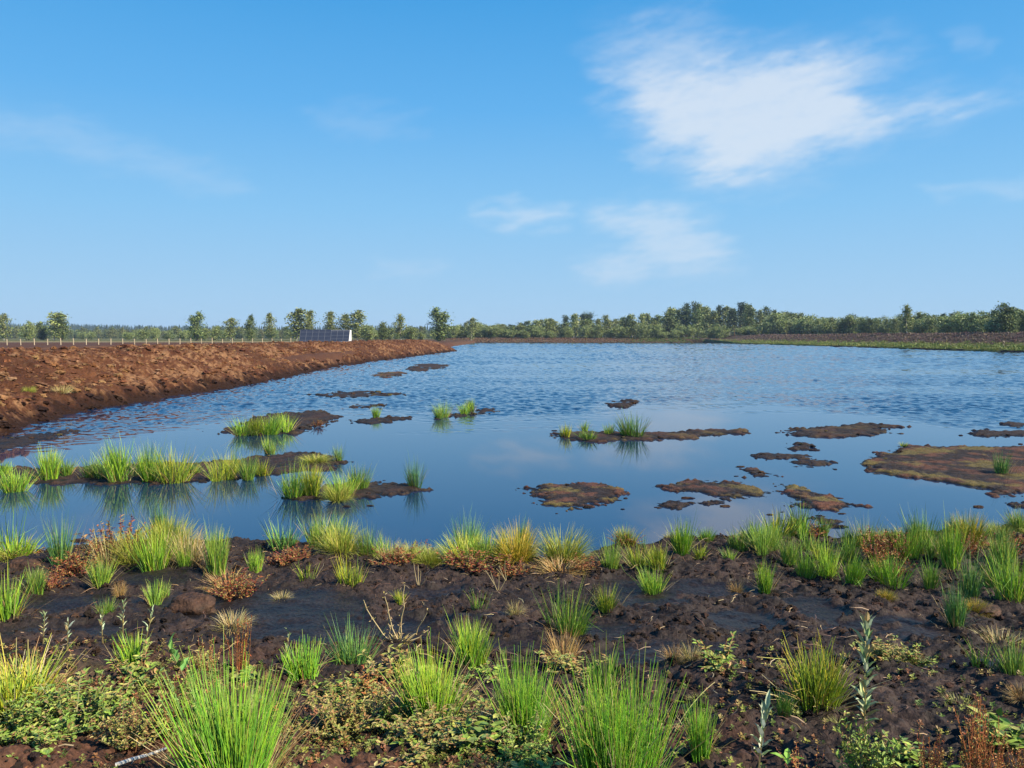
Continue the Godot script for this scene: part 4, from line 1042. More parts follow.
func make_clumps() -> void:
	var r := []; var small := []; var sparse := []
	for k in 7:
		r.append(rush([340, 260, 420, 300, 220, 380, 300][k], false, 0.0125, [0.85, 1.2, 0.95, 1.35, 1.1, 0.75, 1.25][k], 100 + k))
		small.append(rush(170, false, 0.02, 1.1, 120 + k))
	for k in 3: sparse.append(rush(44, false, 0.02, 1.35, 140 + k))
	var gold := [lin(0.36, 0.36, 0.05), lin(0.28, 0.33, 0.045), lin(0.46, 0.40, 0.10), lin(0.2, 0.29, 0.035)]
	var tan := [lin(0.42, 0.25, 0.09), lin(0.5, 0.34, 0.15), lin(0.33, 0.17, 0.06), lin(0.4, 0.3, 0.1)]
	var olive := [lin(0.18, 0.22, 0.05), lin(0.27, 0.27, 0.08), lin(0.33, 0.28, 0.12)]
	var bleached := []; var yellow := []; var dry := []; var mossy := []; var red := []
	for k in 3:
		yellow.append(tussock(750, 0.012, gold, 160 + k, 1.45))
		dry.append(tussock(330, 0.014, tan, 170 + k, 1.5))
		mossy.append(tussock(220, 0.018, olive, 180 + k, 1.2))
		bleached.append(tussock(330, 0.014, [lin(0.45, 0.36, 0.16), lin(0.5, 0.42, 0.22), lin(0.4, 0.25, 0.1), lin(0.38, 0.36, 0.1)], 185 + k, 1.4))
		red.append(weed(34, 26, 0.095, [lin(0.25, 0.06, 0.025), lin(0.36, 0.13, 0.04), lin(0.16, 0.04, 0.03), lin(0.36, 0.22, 0.08), lin(0.22, 0.2, 0.05)], lin(0.22, 0.08, 0.05), 0.25, 190 + k))
	var where := {
		"spit": ["on the dark peat spit", "rush clumps on the peat spit"],
		"tongue": ["on the low mud tongue", "rush clumps on the mud tongue"],
		"isle": ["on the dark mud island past the spit", "tufts on the island past the spit"],
		"bar": ["on the long thin mud bar", "tufts on the long mud bar"],
		"two": ["on the narrow two clump mud bar", "clumps on the narrow mud bar"],
		"tuft": ["on the thin bar with nothing else", ""],
		"flat": ["on the broad mossy mud flat", ""],
		"edge": ["at the water's edge of the near mud bank", "plants along the water's edge"],
		"mud": ["on bare mud between shore and rushes", "tufts on the bare mud"],
		"bund": ["at the foot of the red embankment", "weeds on the embankment"],
		"front": ["among the tall rushes on the near bank", "plants of the near bank"]}
	var adjective := {"": "green", "yellowish": "yellow green", "bluish": "grey green", "deep": "dark green", "bright": "bright green", "fresh": "fresh green", "straw": "straw coloured"}
	var n := 0
	rng.seed = 200
	for e in [
		# [where, kind, tint, x, z, width, height]
		["spit", "R", "bright", -7.40, -11.33, 0.505, 0.387], ["spit", "R", "bright", -7.49, -12.29, 0.516, 0.580], ["spit", "S", "deep", -7.40, -12.65, 0.365, 0.298], ["spit", "R", "deep", -6.88, -12.38, 0.487, 0.357], ["spit", "R", "bright", -6.20, -12.04, 0.663, 0.663],
		["spit", "R", "", -6.64, -12.38, 0.389, 0.389], ["spit", "R", "bright", -5.79, -12.21, 0.544, 0.608], ["spit", "R", "yellowish", -5.35, -12.04, 0.663, 0.568], ["spit", "S", "deep", -5.37, -12.84, 0.303, 0.202], ["spit", "R", "yellowish", -4.67, -12.29, 0.451, 0.419],
		["spit", "R", "", -4.32, -12.29, 0.451, 0.451], ["spit", "N", "", -4.97, -13.64, 0.143, 0.429], ["spit", "S", "", -4.77, -15.06, 0.276, 0.355], ["spit", "S", "yellowish", -4.15, -12.65, 0.332, 0.265], ["spit", "R", "bright", -3.18, -10.90, 0.515, 0.487],
		["spit", "R", "yellowish", -2.94, -11.04, 0.493, 0.522], ["spit", "Y", "", -3.59, -13.97, 0.622, 0.165], ["spit", "S", "", -3.21, -14.08, 0.240, 0.313], ["spit", "S", "bright", -8.46, -12.65, 0.332, 0.265], ["spit", "S", "deep", -6.25, -12.65, 0.398, 0.365],
		["tongue", "Y", "", -2.45, -10.70, 0.450, 0.281], ["tongue", "R", "bright", -2.39, -10.90, 0.487, 0.401], ["tongue", "R", "", -2.32, -11.48, 0.392, 0.452], ["tongue", "R", "bluish", -1.48, -11.63, 0.259, 0.427],
		["isle", "R", "bright", -6.33, -17.82, 0.652, 0.419], ["isle", "R", "yellowish", -6.04, -18.00, 0.611, 0.447], ["isle", "R", "bright", -5.75, -18.19, 0.665, 0.475], ["isle", "S", "bright", -5.48, -18.57, 0.582, 0.485], ["isle", "P", "", -4.97, -19.61, 0.461, 0.205],
		["tuft", "R", "bright", -3.87, -21.81, 0.285, 0.398],
		["two", "R", "", -1.96, -21.81, 0.484, 0.455], ["two", "R", "bright", -1.44, -22.95, 0.479, 0.389], ["two", "R", "", -1.23, -23.56, 0.430, 0.399],
		["bar", "S", "yellowish", 1.22, -17.64, 0.300, 0.323], ["bar", "S", "", 1.75, -18.57, 0.291, 0.291], ["bar", "S", "deep", 1.72, -17.12, 0.447, 0.246], ["bar", "S", "", 2.28, -18.00, 0.306, 0.282], ["bar", "R", "", 2.77, -17.64, 0.576, 0.530],
		["flat", "R", "bluish", 8.23, -12.74, 0.401, 0.434], ["flat", "S", "yellowish", 8.19, -16.02, 0.210, 0.105],
		["bund", "Y", "", -14.42, -22.95, 0.419, 0.239], ["bund", "Y", "straw", -13.98, -23.88, 0.685, 0.311],
		["edge", "R", "bright", -3.74, -5.60, 0.387, 0.417], ["edge", "R", "deep", -3.99, -6.31, 0.234, 0.251], ["edge", "N", "bluish", -5.43, -8.13, 0.365, 0.493], ["edge", "R", "bluish", -4.21, -7.15, 0.321, 0.510], ["edge", "P", "", -3.97, -6.93, 0.440, 0.293], ["edge", "P", "", -3.91, -6.43, 0.290, 0.187],
		["edge", "R", "", -3.53, -6.49, 0.258, 0.258], ["edge", "Y", "straw", -3.89, -7.29, 0.424, 0.405], ["edge", "P", "", -3.89, -7.52, 0.596, 0.397], ["edge", "Y", "", -3.66, -7.36, 0.447, 0.408], ["edge", "R", "bright", -3.28, -7.07, 0.411, 0.467], ["edge", "R", "bluish", -3.73, -8.03, 0.275, 0.509],
		["edge", "Y", "", -3.41, -7.52, 0.576, 0.457], ["edge", "Y", "straw", -3.11, -7.28, 0.404, 0.404], ["edge", "R", "bright", -3.07, -7.13, 0.189, 0.283], ["edge", "R", "", -2.75, -6.99, 0.314, 0.499], ["edge", "D", "", -2.46, -6.55, 0.416, 0.208], ["edge", "P", "", -2.32, -6.31, 0.485, 0.268],
		["edge", "S", "bright", -2.37, -7.00, 0.148, 0.241], ["edge", "S", "bluish", -2.35, -7.84, 0.352, 0.290], ["edge", "S", "", -2.03, -7.90, 0.188, 0.271], ["edge", "Y", "", -1.71, -7.57, 0.480, 0.340], ["edge", "R", "bluish", -1.76, -7.84, 0.248, 0.414], ["edge", "R", "", -1.42, -7.52, 0.179, 0.318],
		["edge", "Y", "straw", -1.19, -7.46, 0.374, 0.256], ["edge", "P", "", -1.11, -7.22, 0.515, 0.210], ["edge", "P", "", -2.19, -7.29, 0.385, 0.154], ["edge", "P", "", -2.06, -7.37, 0.428, 0.156],
		["edge", "Y", "bright", -0.46, -7.50, 0.555, 0.337], ["edge", "P", "", -0.41, -7.09, 0.581, 0.225], ["edge", "R", "bluish", -0.50, -8.29, 0.240, 0.371], ["edge", "Y", "yellowish", 0.04, -7.42, 0.470, 0.411], ["edge", "R", "", 0.08, -7.98, 0.295, 0.400], ["edge", "P", "", -0.02, -7.02, 0.427, 0.204],
		["edge", "Y", "", 0.50, -7.42, 0.568, 0.353], ["edge", "D", "", 0.44, -7.02, 0.520, 0.167], ["edge", "P", "", 0.68, -7.09, 0.319, 0.150],
		["edge", "R", "", 0.95, -7.19, 0.228, 0.323], ["edge", "R", "yellowish", 1.21, -7.15, 0.340, 0.246], ["edge", "R", "yellowish", 1.37, -7.00, 0.315, 0.241], ["edge", "R", "bright", 1.20, -6.44, 0.239, 0.222], ["edge", "R", "bright", 1.70, -7.58, 0.360, 0.340], ["edge", "N", "bluish", 1.36, -7.88, 0.104, 0.270],
		["edge", "S", "deep", 2.33, -7.73, 0.265, 0.245], ["edge", "R", "", 2.49, -7.57, 0.320, 0.300], ["edge", "D", "", 1.92, -6.46, 0.154, 0.120], ["edge", "R", "bright", 2.17, -6.46, 0.257, 0.291], ["edge", "R", "", 2.65, -7.65, 0.202, 0.283], ["edge", "R", "", 2.62, -7.18, 0.266, 0.266],
		["edge", "R", "bright", 2.64, -6.83, 0.235, 0.307], ["edge", "S", "", 3.06, -7.73, 0.265, 0.245], ["edge", "R", "bright", 2.84, -6.77, 0.251, 0.340], ["edge", "R", "", 3.20, -7.25, 0.249, 0.326], ["edge", "R", "bright", 2.90, -6.46, 0.291, 0.257], ["edge", "R", "yellowish", 3.62, -7.81, 0.268, 0.309],
		["edge", "P", "", 3.48, -7.25, 0.479, 0.326], ["edge", "P", "", 3.73, -7.33, 0.348, 0.329], ["edge", "P", "", 3.43, -6.90, 0.365, 0.219], ["edge", "R", "bright", 3.22, -6.46, 0.308, 0.291], ["edge", "Y", "yellowish", 3.00, -6.05, 0.161, 0.112], ["edge", "R", "", 4.03, -7.52, 0.457, 0.417],
		["edge", "R", "bright", 3.81, -7.33, 0.252, 0.329], ["edge", "R", "bright", 4.07, -7.03, 0.316, 0.465], ["edge", "Y", "yellowish", 4.74, -7.89, 0.375, 0.416], ["edge", "P", "", 4.61, -7.63, 0.343, 0.262], ["edge", "S", "", 3.57, -6.45, 0.188, 0.256], ["edge", "R", "bluish", 3.74, -6.23, 0.264, 0.413],
		["edge", "R", "bluish", 3.11, -5.30, 0.254, 0.310], ["edge", "Y", "yellowish", 3.49, -5.67, 0.196, 0.121], ["edge", "R", "", 4.55, -7.03, 0.297, 0.390], ["edge", "R", "bright", 3.98, -5.97, 0.348, 0.459], ["edge", "S", "", 4.13, -6.45, 0.222, 0.308], ["edge", "P", "", 4.76, -7.31, 0.387, 0.213],
		["edge", "S", "", 4.05, -7.25, 0.249, 0.287], ["edge", "S", "yellowish", 2.98, -7.33, 0.232, 0.174], ["edge", "S", "yellowish", 1.86, -7.49, 0.198, 0.139], ["edge", "S", "deep", 2.11, -7.33, 0.194, 0.155],
		["mud", "D", "", -3.23, -6.23, 0.116, 0.182], ["mud", "S", "deep", -3.07, -5.70, 0.136, 0.151], ["mud", "S", "", -2.86, -6.03, 0.176, 0.208], ["mud", "S", "", -2.89, -6.25, 0.116, 0.149], ["mud", "N", "yellowish", -1.82, -6.75, 0.197, 0.197], ["mud", "S", "yellowish", -1.40, -6.59, 0.244, 0.279],
		["mud", "D", "straw", -1.89, -6.21, 0.181, 0.082], ["mud", "N", "", -0.25, -5.91, 0.173, 0.204], ["mud", "D", "straw", 0.03, -5.81, 0.154, 0.139], ["mud", "R", "", 0.39, -5.48, 0.306, 0.335], ["mud", "R", "yellowish", 0.77, -5.90, 0.266, 0.219], ["mud", "D", "", 0.33, -4.82, 0.270, 0.283],
		["mud", "D", "", 1.00, -4.64, 0.161, 0.124], ["mud", "D", "straw", 1.10, -4.61, 0.160, 0.160], ["mud", "M", "", 2.34, -4.59, 0.184, 0.110], ["mud", "M", "", 2.35, -4.41, 0.165, 0.094], ["mud", "N", "", 2.65, -4.20, 0.191, 0.180], ["mud", "R", "", 2.77, -4.16, 0.223, 0.256],
		["mud", "D", "straw", 3.18, -4.89, 0.300, 0.144], ["mud", "M", "", 2.23, -3.72, 0.180, 0.080], ["mud", "D", "", 2.56, -3.77, 0.152, 0.091], ["mud", "R", "bluish", -1.02, -4.79, 0.294, 0.294], ["mud", "R", "bright", -0.28, -4.74, 0.329, 0.316], ["mud", "D", "straw", -2.05, -5.51, 0.293, 0.132],
		["mud", "S", "bright", -2.27, -4.47, 0.203, 0.203], ["mud", "S", "deep", 1.30, -3.60, 0.126, 0.136], ["mud", "S", "deep", 0.52, -4.22, 0.226, 0.283], ["mud", "S", "yellowish", -0.91, -6.16, 0.131, 0.114], ["mud", "M", "", 0.99, -3.96, 0.117, 0.043], ["mud", "M", "", 1.56, -3.56, 0.125, 0.038]]:
		var x: float = e[3]; var z: float = e[4]; var w: float = e[5]; var h: float = e[6]
		var y := 0.0
		if e[0] in ["edge", "mud", "front"]: y = bank(x, z) - 0.012
		elif e[0] == "bund": y = bund(x, z) - 0.03
		else: y = 0.015
		n += 1
		var turn := rng.randf() * TAU
		var tint: String = e[2]
		var place: Array = where[e[0]]
		if e[0] == "edge": place = [beside(512.0 + x * 94.0, [60, "beside the low mud scrap", 140, "among red weeds by the golden thicket", 205, "in the golden thicket", 270, "above the large peat clod", 360, "at the pale golden mound", 430, "by the red skirted dry mound", 490, "on the first of three shore mounds", 540, "on the middle of three shore mounds", 600, "on the roundest shore mound", 715, "just past the three shore mounds", 800, "by the wheel rut's end", 860, "in the dense rush stand", 910, "round the rust red weed patch", 985, "by the tall golden crest tussock", 9999, "where the dense stand ends"]), place[1]]
		elif e[0] == "mud": place = [beside(512.0 - 770.0 * x / z, [200, "near the large peat clod", 420, "by the widest wet pool", 540, "near the dead stalk", 640, "by the small wet pools", 760, "on crumbly mud above the brown tipped rushes", 9999, "on dark peat past the wheel rut"]), place[1]]
		var size := "small" if h < 0.28 else ("tall" if h > 0.55 else "")
		var tone: String = adjective.get(tint, "green")
		match e[1]:
			"R", "S", "N":
				var proto: Array = (r if e[1] == "R" else (small if e[1] == "S" else sparse))
				var called := "sparse rush tuft" if e[1] == "N" else "rush clump"
				put("rush_clump", proto[n % proto.size()], ["green_stems", "dry_stems"], x, z, w * 1.2, h * 1.2, maxf(y, -0.02), turn, tint, ("%s %s %s %s" % [size, tone, called, place[0]]).strip_edges(), "rush clump", place[1])
			"Y": put("grass_tussock", [(bleached if tint == "straw" else yellow)[n % 3]], [], x, z, w * 0.85, h * 1.2, y, turn, tint, "%s mounded grass tussock %s" % ["golden green" if tint == "" else tone, place[0]], "grass tussock", place[1])
			"D": put("dry_tussock", [(bleached if tint == "straw" else dry)[n % 3]], [], x, z, w * 0.9, h * 1.1, y, turn, tint, "dried tan grass tussock %s" % place[0] if tint == "" else "bleached straw grass tussock %s" % place[0], "grass tussock", place[1])
			"M": put("moss_cushion", [mossy[n % 3]], [], x, z, w, h, y, turn, tint, "low olive mossy grass cushion %s" % place[0], "moss cushion", place[1])
			"P": put("red_weed", red[n % 3], ["stems", "leaves"], x, z, w * 0.75, h * 1.0, y, turn, "", "bushy red brown weed %s" % place[0], "weed", place[1])
	rng.seed = 260
	for k in 64:
		var x := rng.randf_range(2.1, 6.0) if k < 38 else rng.randf_range(-5.8, 2.0)
		var z := along(SHORE, x) + (rng.randf_range(0.12, 1.0) if k < 38 else rng.randf_range(0.1, 0.4))
		var w := rng.randf_range(0.16, 0.36)
		var y := bank(x, z) - 0.012
		var stand := "filling the dense shoreline stand" if k < 38 else "filling gaps between the shore mounds"
		var hue: String = ["", "bright", "yellowish", "deep"][rng.randi() % 4]
		match rng.randi() % 6:
			0, 1, 2: put("rush_clump", (small if k % 2 else r)[k % 4], ["green_stems", "dry_stems"], x, z, w * 1.3, w * rng.randf_range(0.9, 1.4), y, rng.randf() * TAU, hue, "small %s young rush clump %s" % [adjective[hue], stand], "rush clump", "plants along the water's edge")
			3, 4: put("grass_tussock", [(yellow if k % 3 else mossy)[k % 3]], [], x, z, w * 1.1, w * rng.randf_range(0.6, 0.9), y, rng.randf() * TAU, "", "low golden grass tuft %s" % stand, "grass tussock", "plants along the water's edge")
			_: put("red_weed", red[k % 3], ["stems", "leaves"], x, z, w, w * 0.6, y, rng.randf() * TAU, "", "low rusty weed %s" % stand, "weed", "plants along the water's edge")


# ---------------------------------------------------------------- the near bank
func make_foreground() -> void:
	var n := 0
	for e in [
		["largest bright green rush clump, dry stems splayed to one side", -1.08, -2.92, 0.412, 0.579, 950, "fresh"],
		["tall wide green rush clump with brownish tips, rooted lowest on the bank", 0.42, -2.90, 0.418, 0.607, 850, "fresh"],
		["tall narrow rush clump beside the widest brown tipped one", 0.08, -3.50, 0.331, 0.491, 560, "fresh"],
		["upright rush clump above small olive weeds", -0.39, -3.77, 0.386, 0.446, 520, "bright"],
		["slim rush clump beside a bent pale stem", 0.82, -3.26, 0.176, 0.300, 230, "fresh"],
		["spreading yellow green rush clump alone on dark peat", 1.53, -3.75, 0.393, 0.353, 330, "yellowish"],
		["small rush clump behind the largest bright green one", -1.24, -4.47, 0.239, 0.263, 230, "fresh"],
		["drooping yellow rush clump on the bank's mossy corner", -2.45, -3.69, 0.417, 0.327, 420, "yellowish"]]:
		var w: float = e[3]; var h: float = e[4]
		var m := rush(e[5], true, 0.0065 / h, 1.0 if n != 7 else 1.6, 300 + n)
		put("rush_clump", m, ["green_stems", "dry_stems"], e[1], e[2], w * 1.1, h * 1.06, bank(e[1], e[2]) - 0.015, 0.0, e[6] if e.size() > 6 else "", e[0], "rush clump", "tall rush clumps on the near bank")
		n += 1
	# leafy weeds
	var fresh := [lin(0.16, 0.26, 0.045), lin(0.25, 0.34, 0.06), lin(0.12, 0.19, 0.05), lin(0.34, 0.35, 0.09), lin(0.2, 0.3, 0.05), lin(0.26, 0.17, 0.07)]
	var faded := [lin(0.28, 0.28, 0.07), lin(0.38, 0.32, 0.11), lin(0.2, 0.24, 0.06), lin(0.34, 0.2, 0.08)]
	var rusty := [lin(0.42, 0.2, 0.06), lin(0.36, 0.1, 0.04), lin(0.48, 0.3, 0.1), lin(0.25, 0.2, 0.05)]
	n = 0
	for e in [
		["bright green leafy weed patch beside bare red peat", "leafy_weed", -2.07, -3.54, 0.524, 0.238, fresh, lin(0.2, 0.22, 0.08), 0.3, 36, 20, 0.11],
		["fresh leafy weed at the mossy corner under yellow rushes", "leafy_weed", -2.25, -3.38, 0.365, 0.210, fresh, lin(0.2, 0.22, 0.08), 0.2, 28, 20, 0.13],
		["small low green rosette on bare red peat", "leafy_weed", -2.06, -3.26, 0.229, 0.097, fresh, lin(0.16, 0.2, 0.06), 0.0, 22, 18, 0.2],
		["leafy weed with red stems against the largest rush clump", "leafy_weed", -1.59, -3.51, 0.312, 0.312, fresh, lin(0.3, 0.1, 0.05), 0.45, 26, 22, 0.12],
		["brown seeded weed between leafy green ones", "faded_weed", -1.73, -3.37, 0.364, 0.218, faded, lin(0.25, 0.13, 0.08), 0.3, 36, 22, 0.1],
		["olive and tan weed between two rush clumps", "faded_weed", -0.80, -3.67, 0.425, 0.257, faded, lin(0.22, 0.16, 0.08), 0.2, 40, 24, 0.1],
		["orange brown bushy weed above the olive ones", "faded_weed", -0.82, -4.27, 0.309, 0.149, rusty, lin(0.3, 0.16, 0.07), 0.25, 26, 20, 0.12],
		["broad leaved weed at the upright rush clump's foot", "leafy_weed", -0.60, -3.72, 0.270, 0.190, fresh, lin(0.2, 0.2, 0.08), 0.25, 16, 14, 0.24],
		["tangle of small olive leaves below the upright rushes", "faded_weed", -0.32, -3.36, 0.544, 0.154, faded, lin(0.2, 0.14, 0.07), 0.1, 44, 24, 0.09],
		["dark green weed under the tall narrow rush clump", "leafy_weed", 0.03, -3.24, 0.368, 0.193, fresh, lin(0.14, 0.16, 0.06), 0.2, 30, 22, 0.12],
		["rusty red weed stems behind the largest rush clump", "red_weed", -1.66, -4.55, 0.316, 0.377, rusty, lin(0.34, 0.12, 0.05), 0.75, 14, 16, 0.07],
		["second rusty weed leaning on the largest rush clump", "red_weed", -1.81, -4.42, 0.236, 0.213, faded, lin(0.34, 0.12, 0.05), 0.4, 16, 16, 0.1],
		["green leafy base crowded round the willow sapling", "leafy_weed", 1.43, -3.00, 0.293, 0.309, fresh, lin(0.2, 0.2, 0.08), 0.5, 34, 20, 0.13],
		["tallest orange red weed with seeded spikes", "red_weed", 1.82, -2.91, 0.292, 0.363, rusty, lin(0.4, 0.15, 0.06), 0.75, 34, 26, 0.07],
		["orange red weed beside the willow sapling", "red_weed", 1.66, -2.96, 0.225, 0.265, rusty, lin(0.36, 0.12, 0.06), 0.7, 22, 24, 0.075],
		["low orange weed on the far side of the red spikes", "red_weed", 2.06, -3.01, 0.212, 0.204, rusty, lin(0.36, 0.12, 0.06), 0.6, 22, 24, 0.08],
		["thin reddish weed between willow sprig and sapling", "red_weed", 1.20, -3.03, 0.206, 0.165, rusty, lin(0.3, 0.1, 0.06), 0.5, 14, 16, 0.09]]:
		var x: float = e[2]; var z: float = e[3]; var w: float = e[4]; var h: float = e[5]
		var m := weed(int(e[9] * 1.5), int(e[10] * 1.3), e[11] * 0.9, e[6], e[7], e[8], 400 + n)
		put(e[1], m, ["stems", "leaves"], x, z, w * 0.72, h * 1.05, bank(x, z) - 0.01, n * 0.9, "", e[0], "weed", "weeds on the near bank")
		n += 1
	var low := [weed(14, 16, 0.2, fresh, lin(0.2, 0.2, 0.08), 0.1, 480), weed(18, 24, 0.17, faded, lin(0.24, 0.15, 0.08), 0.2, 481), weed(16, 20, 0.17, fresh + faded, lin(0.3, 0.13, 0.06), 0.2, 482), weed(14, 16, 0.28, fresh, lin(0.2, 0.2, 0.08), 0.0, 483), weed(20, 24, 0.15, faded, lin(0.2, 0.16, 0.08), 0.1, 484)]
	var looks := ["fresh green", "olive and tan", "mottled green", "broad leaved green", "small leaved olive"]
	rng.seed = 490
	for k in 38:
		var z := -rng.randf_range(2.95, 4.6)
		var x := -z * rng.randf_range(-0.68, 0.12) if k < 32 else -z * rng.randf_range(0.2, 0.66)
		if x < -1.3 and z > -3.7: continue
		var w := rng.randf_range(0.12, 0.3)
		put("low_weed", low[k % 5], ["stems", "leaves"], x, z, w, w * rng.randf_range(0.4, 0.75), bank(x, z) - 0.01, rng.randf() * TAU, "", "%s low weed carpeting the ground between tall rushes" % looks[k % 5], "weed", "low weeds carpeting the near bank")
	# willow sprigs: a stem with narrow leaves, each leaf of the large ones a part
	n = 0
	for e in [
		["tall silvery willow sapling above green weeds", 1.49, -3.16, 0.111, 0.608, 54, 0.0],
		["short pale willow sprig on the bank's peat", 1.01, -3.06, 0.091, 0.299, 16, 0.06],
		["small willow sprig at the dark wet mud, standing alone", -2.99, -4.80, 0.128, 0.218, 12, 0.05],
		["thin pale sprig with few leaves on wet mud", -2.70, -4.57, 0.061, 0.220, 8, 0.02],
		["grey green willow sprig by the sparse rush tuft", -2.64, -4.86, 0.117, 0.246, 12, -0.05],
		["bushier willow sprig by the sparse rush tuft", -2.56, -4.95, 0.132, 0.290, 14, 0.04],
		["leaning willow sprig above the sparse rush tuft", -2.33, -4.74, 0.101, 0.279, 11, 0.3],
		["broad leaved sapling leaning out of red stemmed weeds", -1.66, -3.93, 0.158, 0.327, 9, -0.45],
		["willow shoot at the edge of the largest rush clump", -1.37, -4.52, 0.097, 0.242, 10, 0.1]]:
		var x: float = e[1]; var z: float = e[2]; var h: float = e[4]
		rng.seed = 700 + n
		var o := base("willow_sprig", Vector3(x, bank(x, z) - 0.01, z))
		tag(o, e[0], "willow sprig", "willow sprigs on the near bank")
		var path := blade_path(Vector3.ZERO, 0.0, e[6], rng.randf_range(-0.1, 0.15), h, 6)
		var s := Shape.new()
		s.tube(path, 0.0045, 0.0018, 5, lin(0.2, 0.16, 0.07), lin(0.24, 0.25, 0.1))
		part("stem", s.mesh(mat.blade), o)
		var broad_leaf := n == 7
		var pale := [lin(0.36, 0.43, 0.25), lin(0.26, 0.36, 0.16), lin(0.45, 0.5, 0.34)] if not broad_leaf else [lin(0.1, 0.24, 0.06), lin(0.13, 0.28, 0.07)]
		var count: int = e[5]
		for k in count:
			var f := lerpf(0.3, 1.0, (k + 0.5) / count) * 6.0
			var j := mini(int(f), 5)
			var at := path[j].lerp(path[j + 1], f - j)
			var a := k * 2.4 + rng.randf_range(-0.7, 0.7)
			var up := lerpf(0.7, 2.6, float(k) / count) * rng.randf_range(0.6, 1.3)
			var size := (0.085 if n < 2 else 0.055) * rng.randf_range(0.45, 1.15) * (1.4 if broad_leaf else 1.0)
			s = Shape.new()
			s.leaf(Vector3.ZERO, Vector3(cos(a), up, sin(a)).normalized(), Vector3(-cos(a) * 0.6, 1, -sin(a) * 0.6), size, size * (0.26 if not broad_leaf else 0.5), greens(pale if broad_leaf or rng.randf() < 0.85 else [lin(0.42, 0.33, 0.14)]))
			part("leaf", s.mesh(mat.leaf), o, at)
		n += 1
	# seedlings with two large leaves
	rng.seed = 760
	for e in [["two leaved green seedling beside the willow sprig", 1.14, -3.09], ["low broad leaf seedling under the leafy weed patch", -2.17, -3.47]]:
		var o := base("seedling", Vector3(e[1], bank(e[1], e[2]) - 0.005, e[2]))
		tag(o, e[0], "seedling", "seedlings on the near bank")
		var s := Shape.new()
		s.tube(blade_path(Vector3.ZERO, 0.5, 0.1, 0.1, 0.05, 3), 0.003, 0.002, 4, lin(0.2, 0.25, 0.08), lin(0.2, 0.25, 0.08))
		part("stem", s.mesh(mat.blade), o)
		for k in 4:
			var a := k * 1.6 + 0.3
			s = Shape.new()
			s.leaf(Vector3.ZERO, Vector3(cos(a), 0.35, sin(a)).normalized(), Vector3.UP, 0.07, 0.028, lin(0.18, 0.34, 0.05))
			part("leaf", s.mesh(mat.leaf), o, Vector3(0, 0.045, 0))
	# a dead branching stalk
	rng.seed = 770
	var x: float = [-0.79, -5.24][0]; var z: float = [-0.79, -5.24][1]
	var dead := base("dead_stalk", Vector3(x, bank(x, z) - 0.02, z))
	tag(dead, "dead branching tan stalk standing on wet dark mud", "dead stalk")
	var pale := lin(0.42, 0.33, 0.17)
	for k in 7:
		var s := Shape.new()
		var a := [0.1, 3.0, 0.4, 3.3, 1.2, 2.4, 0.0][k] as float
		var path := blade_path(Vector3.ZERO, a, [0.15, 0.9, 0.95, 0.4, 0.3, 0.6, 1.2][k], [-0.1, -0.7, -0.6, -0.3, 0.2, -0.4, -0.3][k], [0.44, 0.42, 0.36, 0.36, 0.2, 0.2, 0.24][k], 6)
		for j in range(1, 6): path[j] += Vector3(rng.randf_range(-0.012, 0.012), rng.randf_range(-0.01, 0.01), rng.randf_range(-0.012, 0.012))
		s.tube(path, 0.007, 0.003, 4, pale, pale)
		for q in 14:
			var at := path[rng.randi_range(1, 6)] + Vector3(rng.randf_range(-0.01, 0.01), rng.randf_range(-0.02, 0.02), rng.randf_range(-0.01, 0.01))
			s.leaf(at, Vector3(rng.randf_range(-1, 1), rng.randf_range(0, 1), rng.randf_range(-1, 1)).normalized(), Vector3.UP, 0.022, 0.009, greens([pale, lin(0.36, 0.3, 0.1), lin(0.3, 0.2, 0.1)]))
		part("branch", s.mesh(mat.blade), dead)
	var skirt := tussock(70, 0.03, [lin(0.36, 0.3, 0.08), lin(0.4, 0.26, 0.1)], 771)
	var sk := part("leaf_tuft", skirt, dead)
	sk.scale = Vector3(0.2, 0.1, 0.2)
	for e in [["dead tan twig leaning at the shore by red weeds", -0.04, -6.75, 0.24], ["second bleached twig below the red tussocks", -0.82, -6.62, 0.22], ["bare bent twig near the golden tussock", -0.12, -6.44, 0.18]]:
		var o := base("dead_twig", Vector3(e[1], bank(e[1], e[2]) - 0.02, e[2]))
		tag(o, e[0], "dead twig", "dead twigs near the shore")
		for k in 4:
			var s := Shape.new()
			var a := rng.randf() * TAU
			s.tube(blade_path(Vector3.ZERO, a, rng.randf_range(0.1, 0.9), rng.randf_range(-0.5, 0.3), e[3] * rng.randf_range(0.7, 1.3), 5), 0.004, 0.002, 4, pale, pale)
			part("branch", s.mesh(mat.blade), o)
	# peat clods and the bleached stick
	n = 0
	for e in [["large brown peat clod beside red weeds", -2.52, -5.94, 0.19, 0.12, 0.12], ["rounded peat clod at the mud edge among rushes", 3.56, -5.67, 0.1, 0.05, 0.09], ["low peat clod at the shore by the grass", -4.55, -7.15, 0.18, 0.09, 0.12]]:
		var o := single("peat_clod", boulder(n + 800), Vector3(e[1], bank(e[1], e[2]) + e[4] * 0.35, e[2]))
		o.basis = Basis(Vector3.UP, 0.3 + n).scaled(Vector3(e[3], e[4], e[5]))
		tag(o, e[0], "peat clod", "peat clods on the near bank")
		n += 1
	var s := Shape.new()
	var sx: float = [-1.58, -3.18][0]; var sz: float = [-1.58, -3.18][1]
	s.tube(PackedVector3Array([Vector3(-0.09, 0.0, 0.04), Vector3(-0.03, 0.012, 0.015), Vector3(0.03, 0.018, -0.01), Vector3(0.09, 0.03, -0.04)]), 0.009, 0.005, 6, lin(0.62, 0.58, 0.5), lin(0.55, 0.5, 0.42))
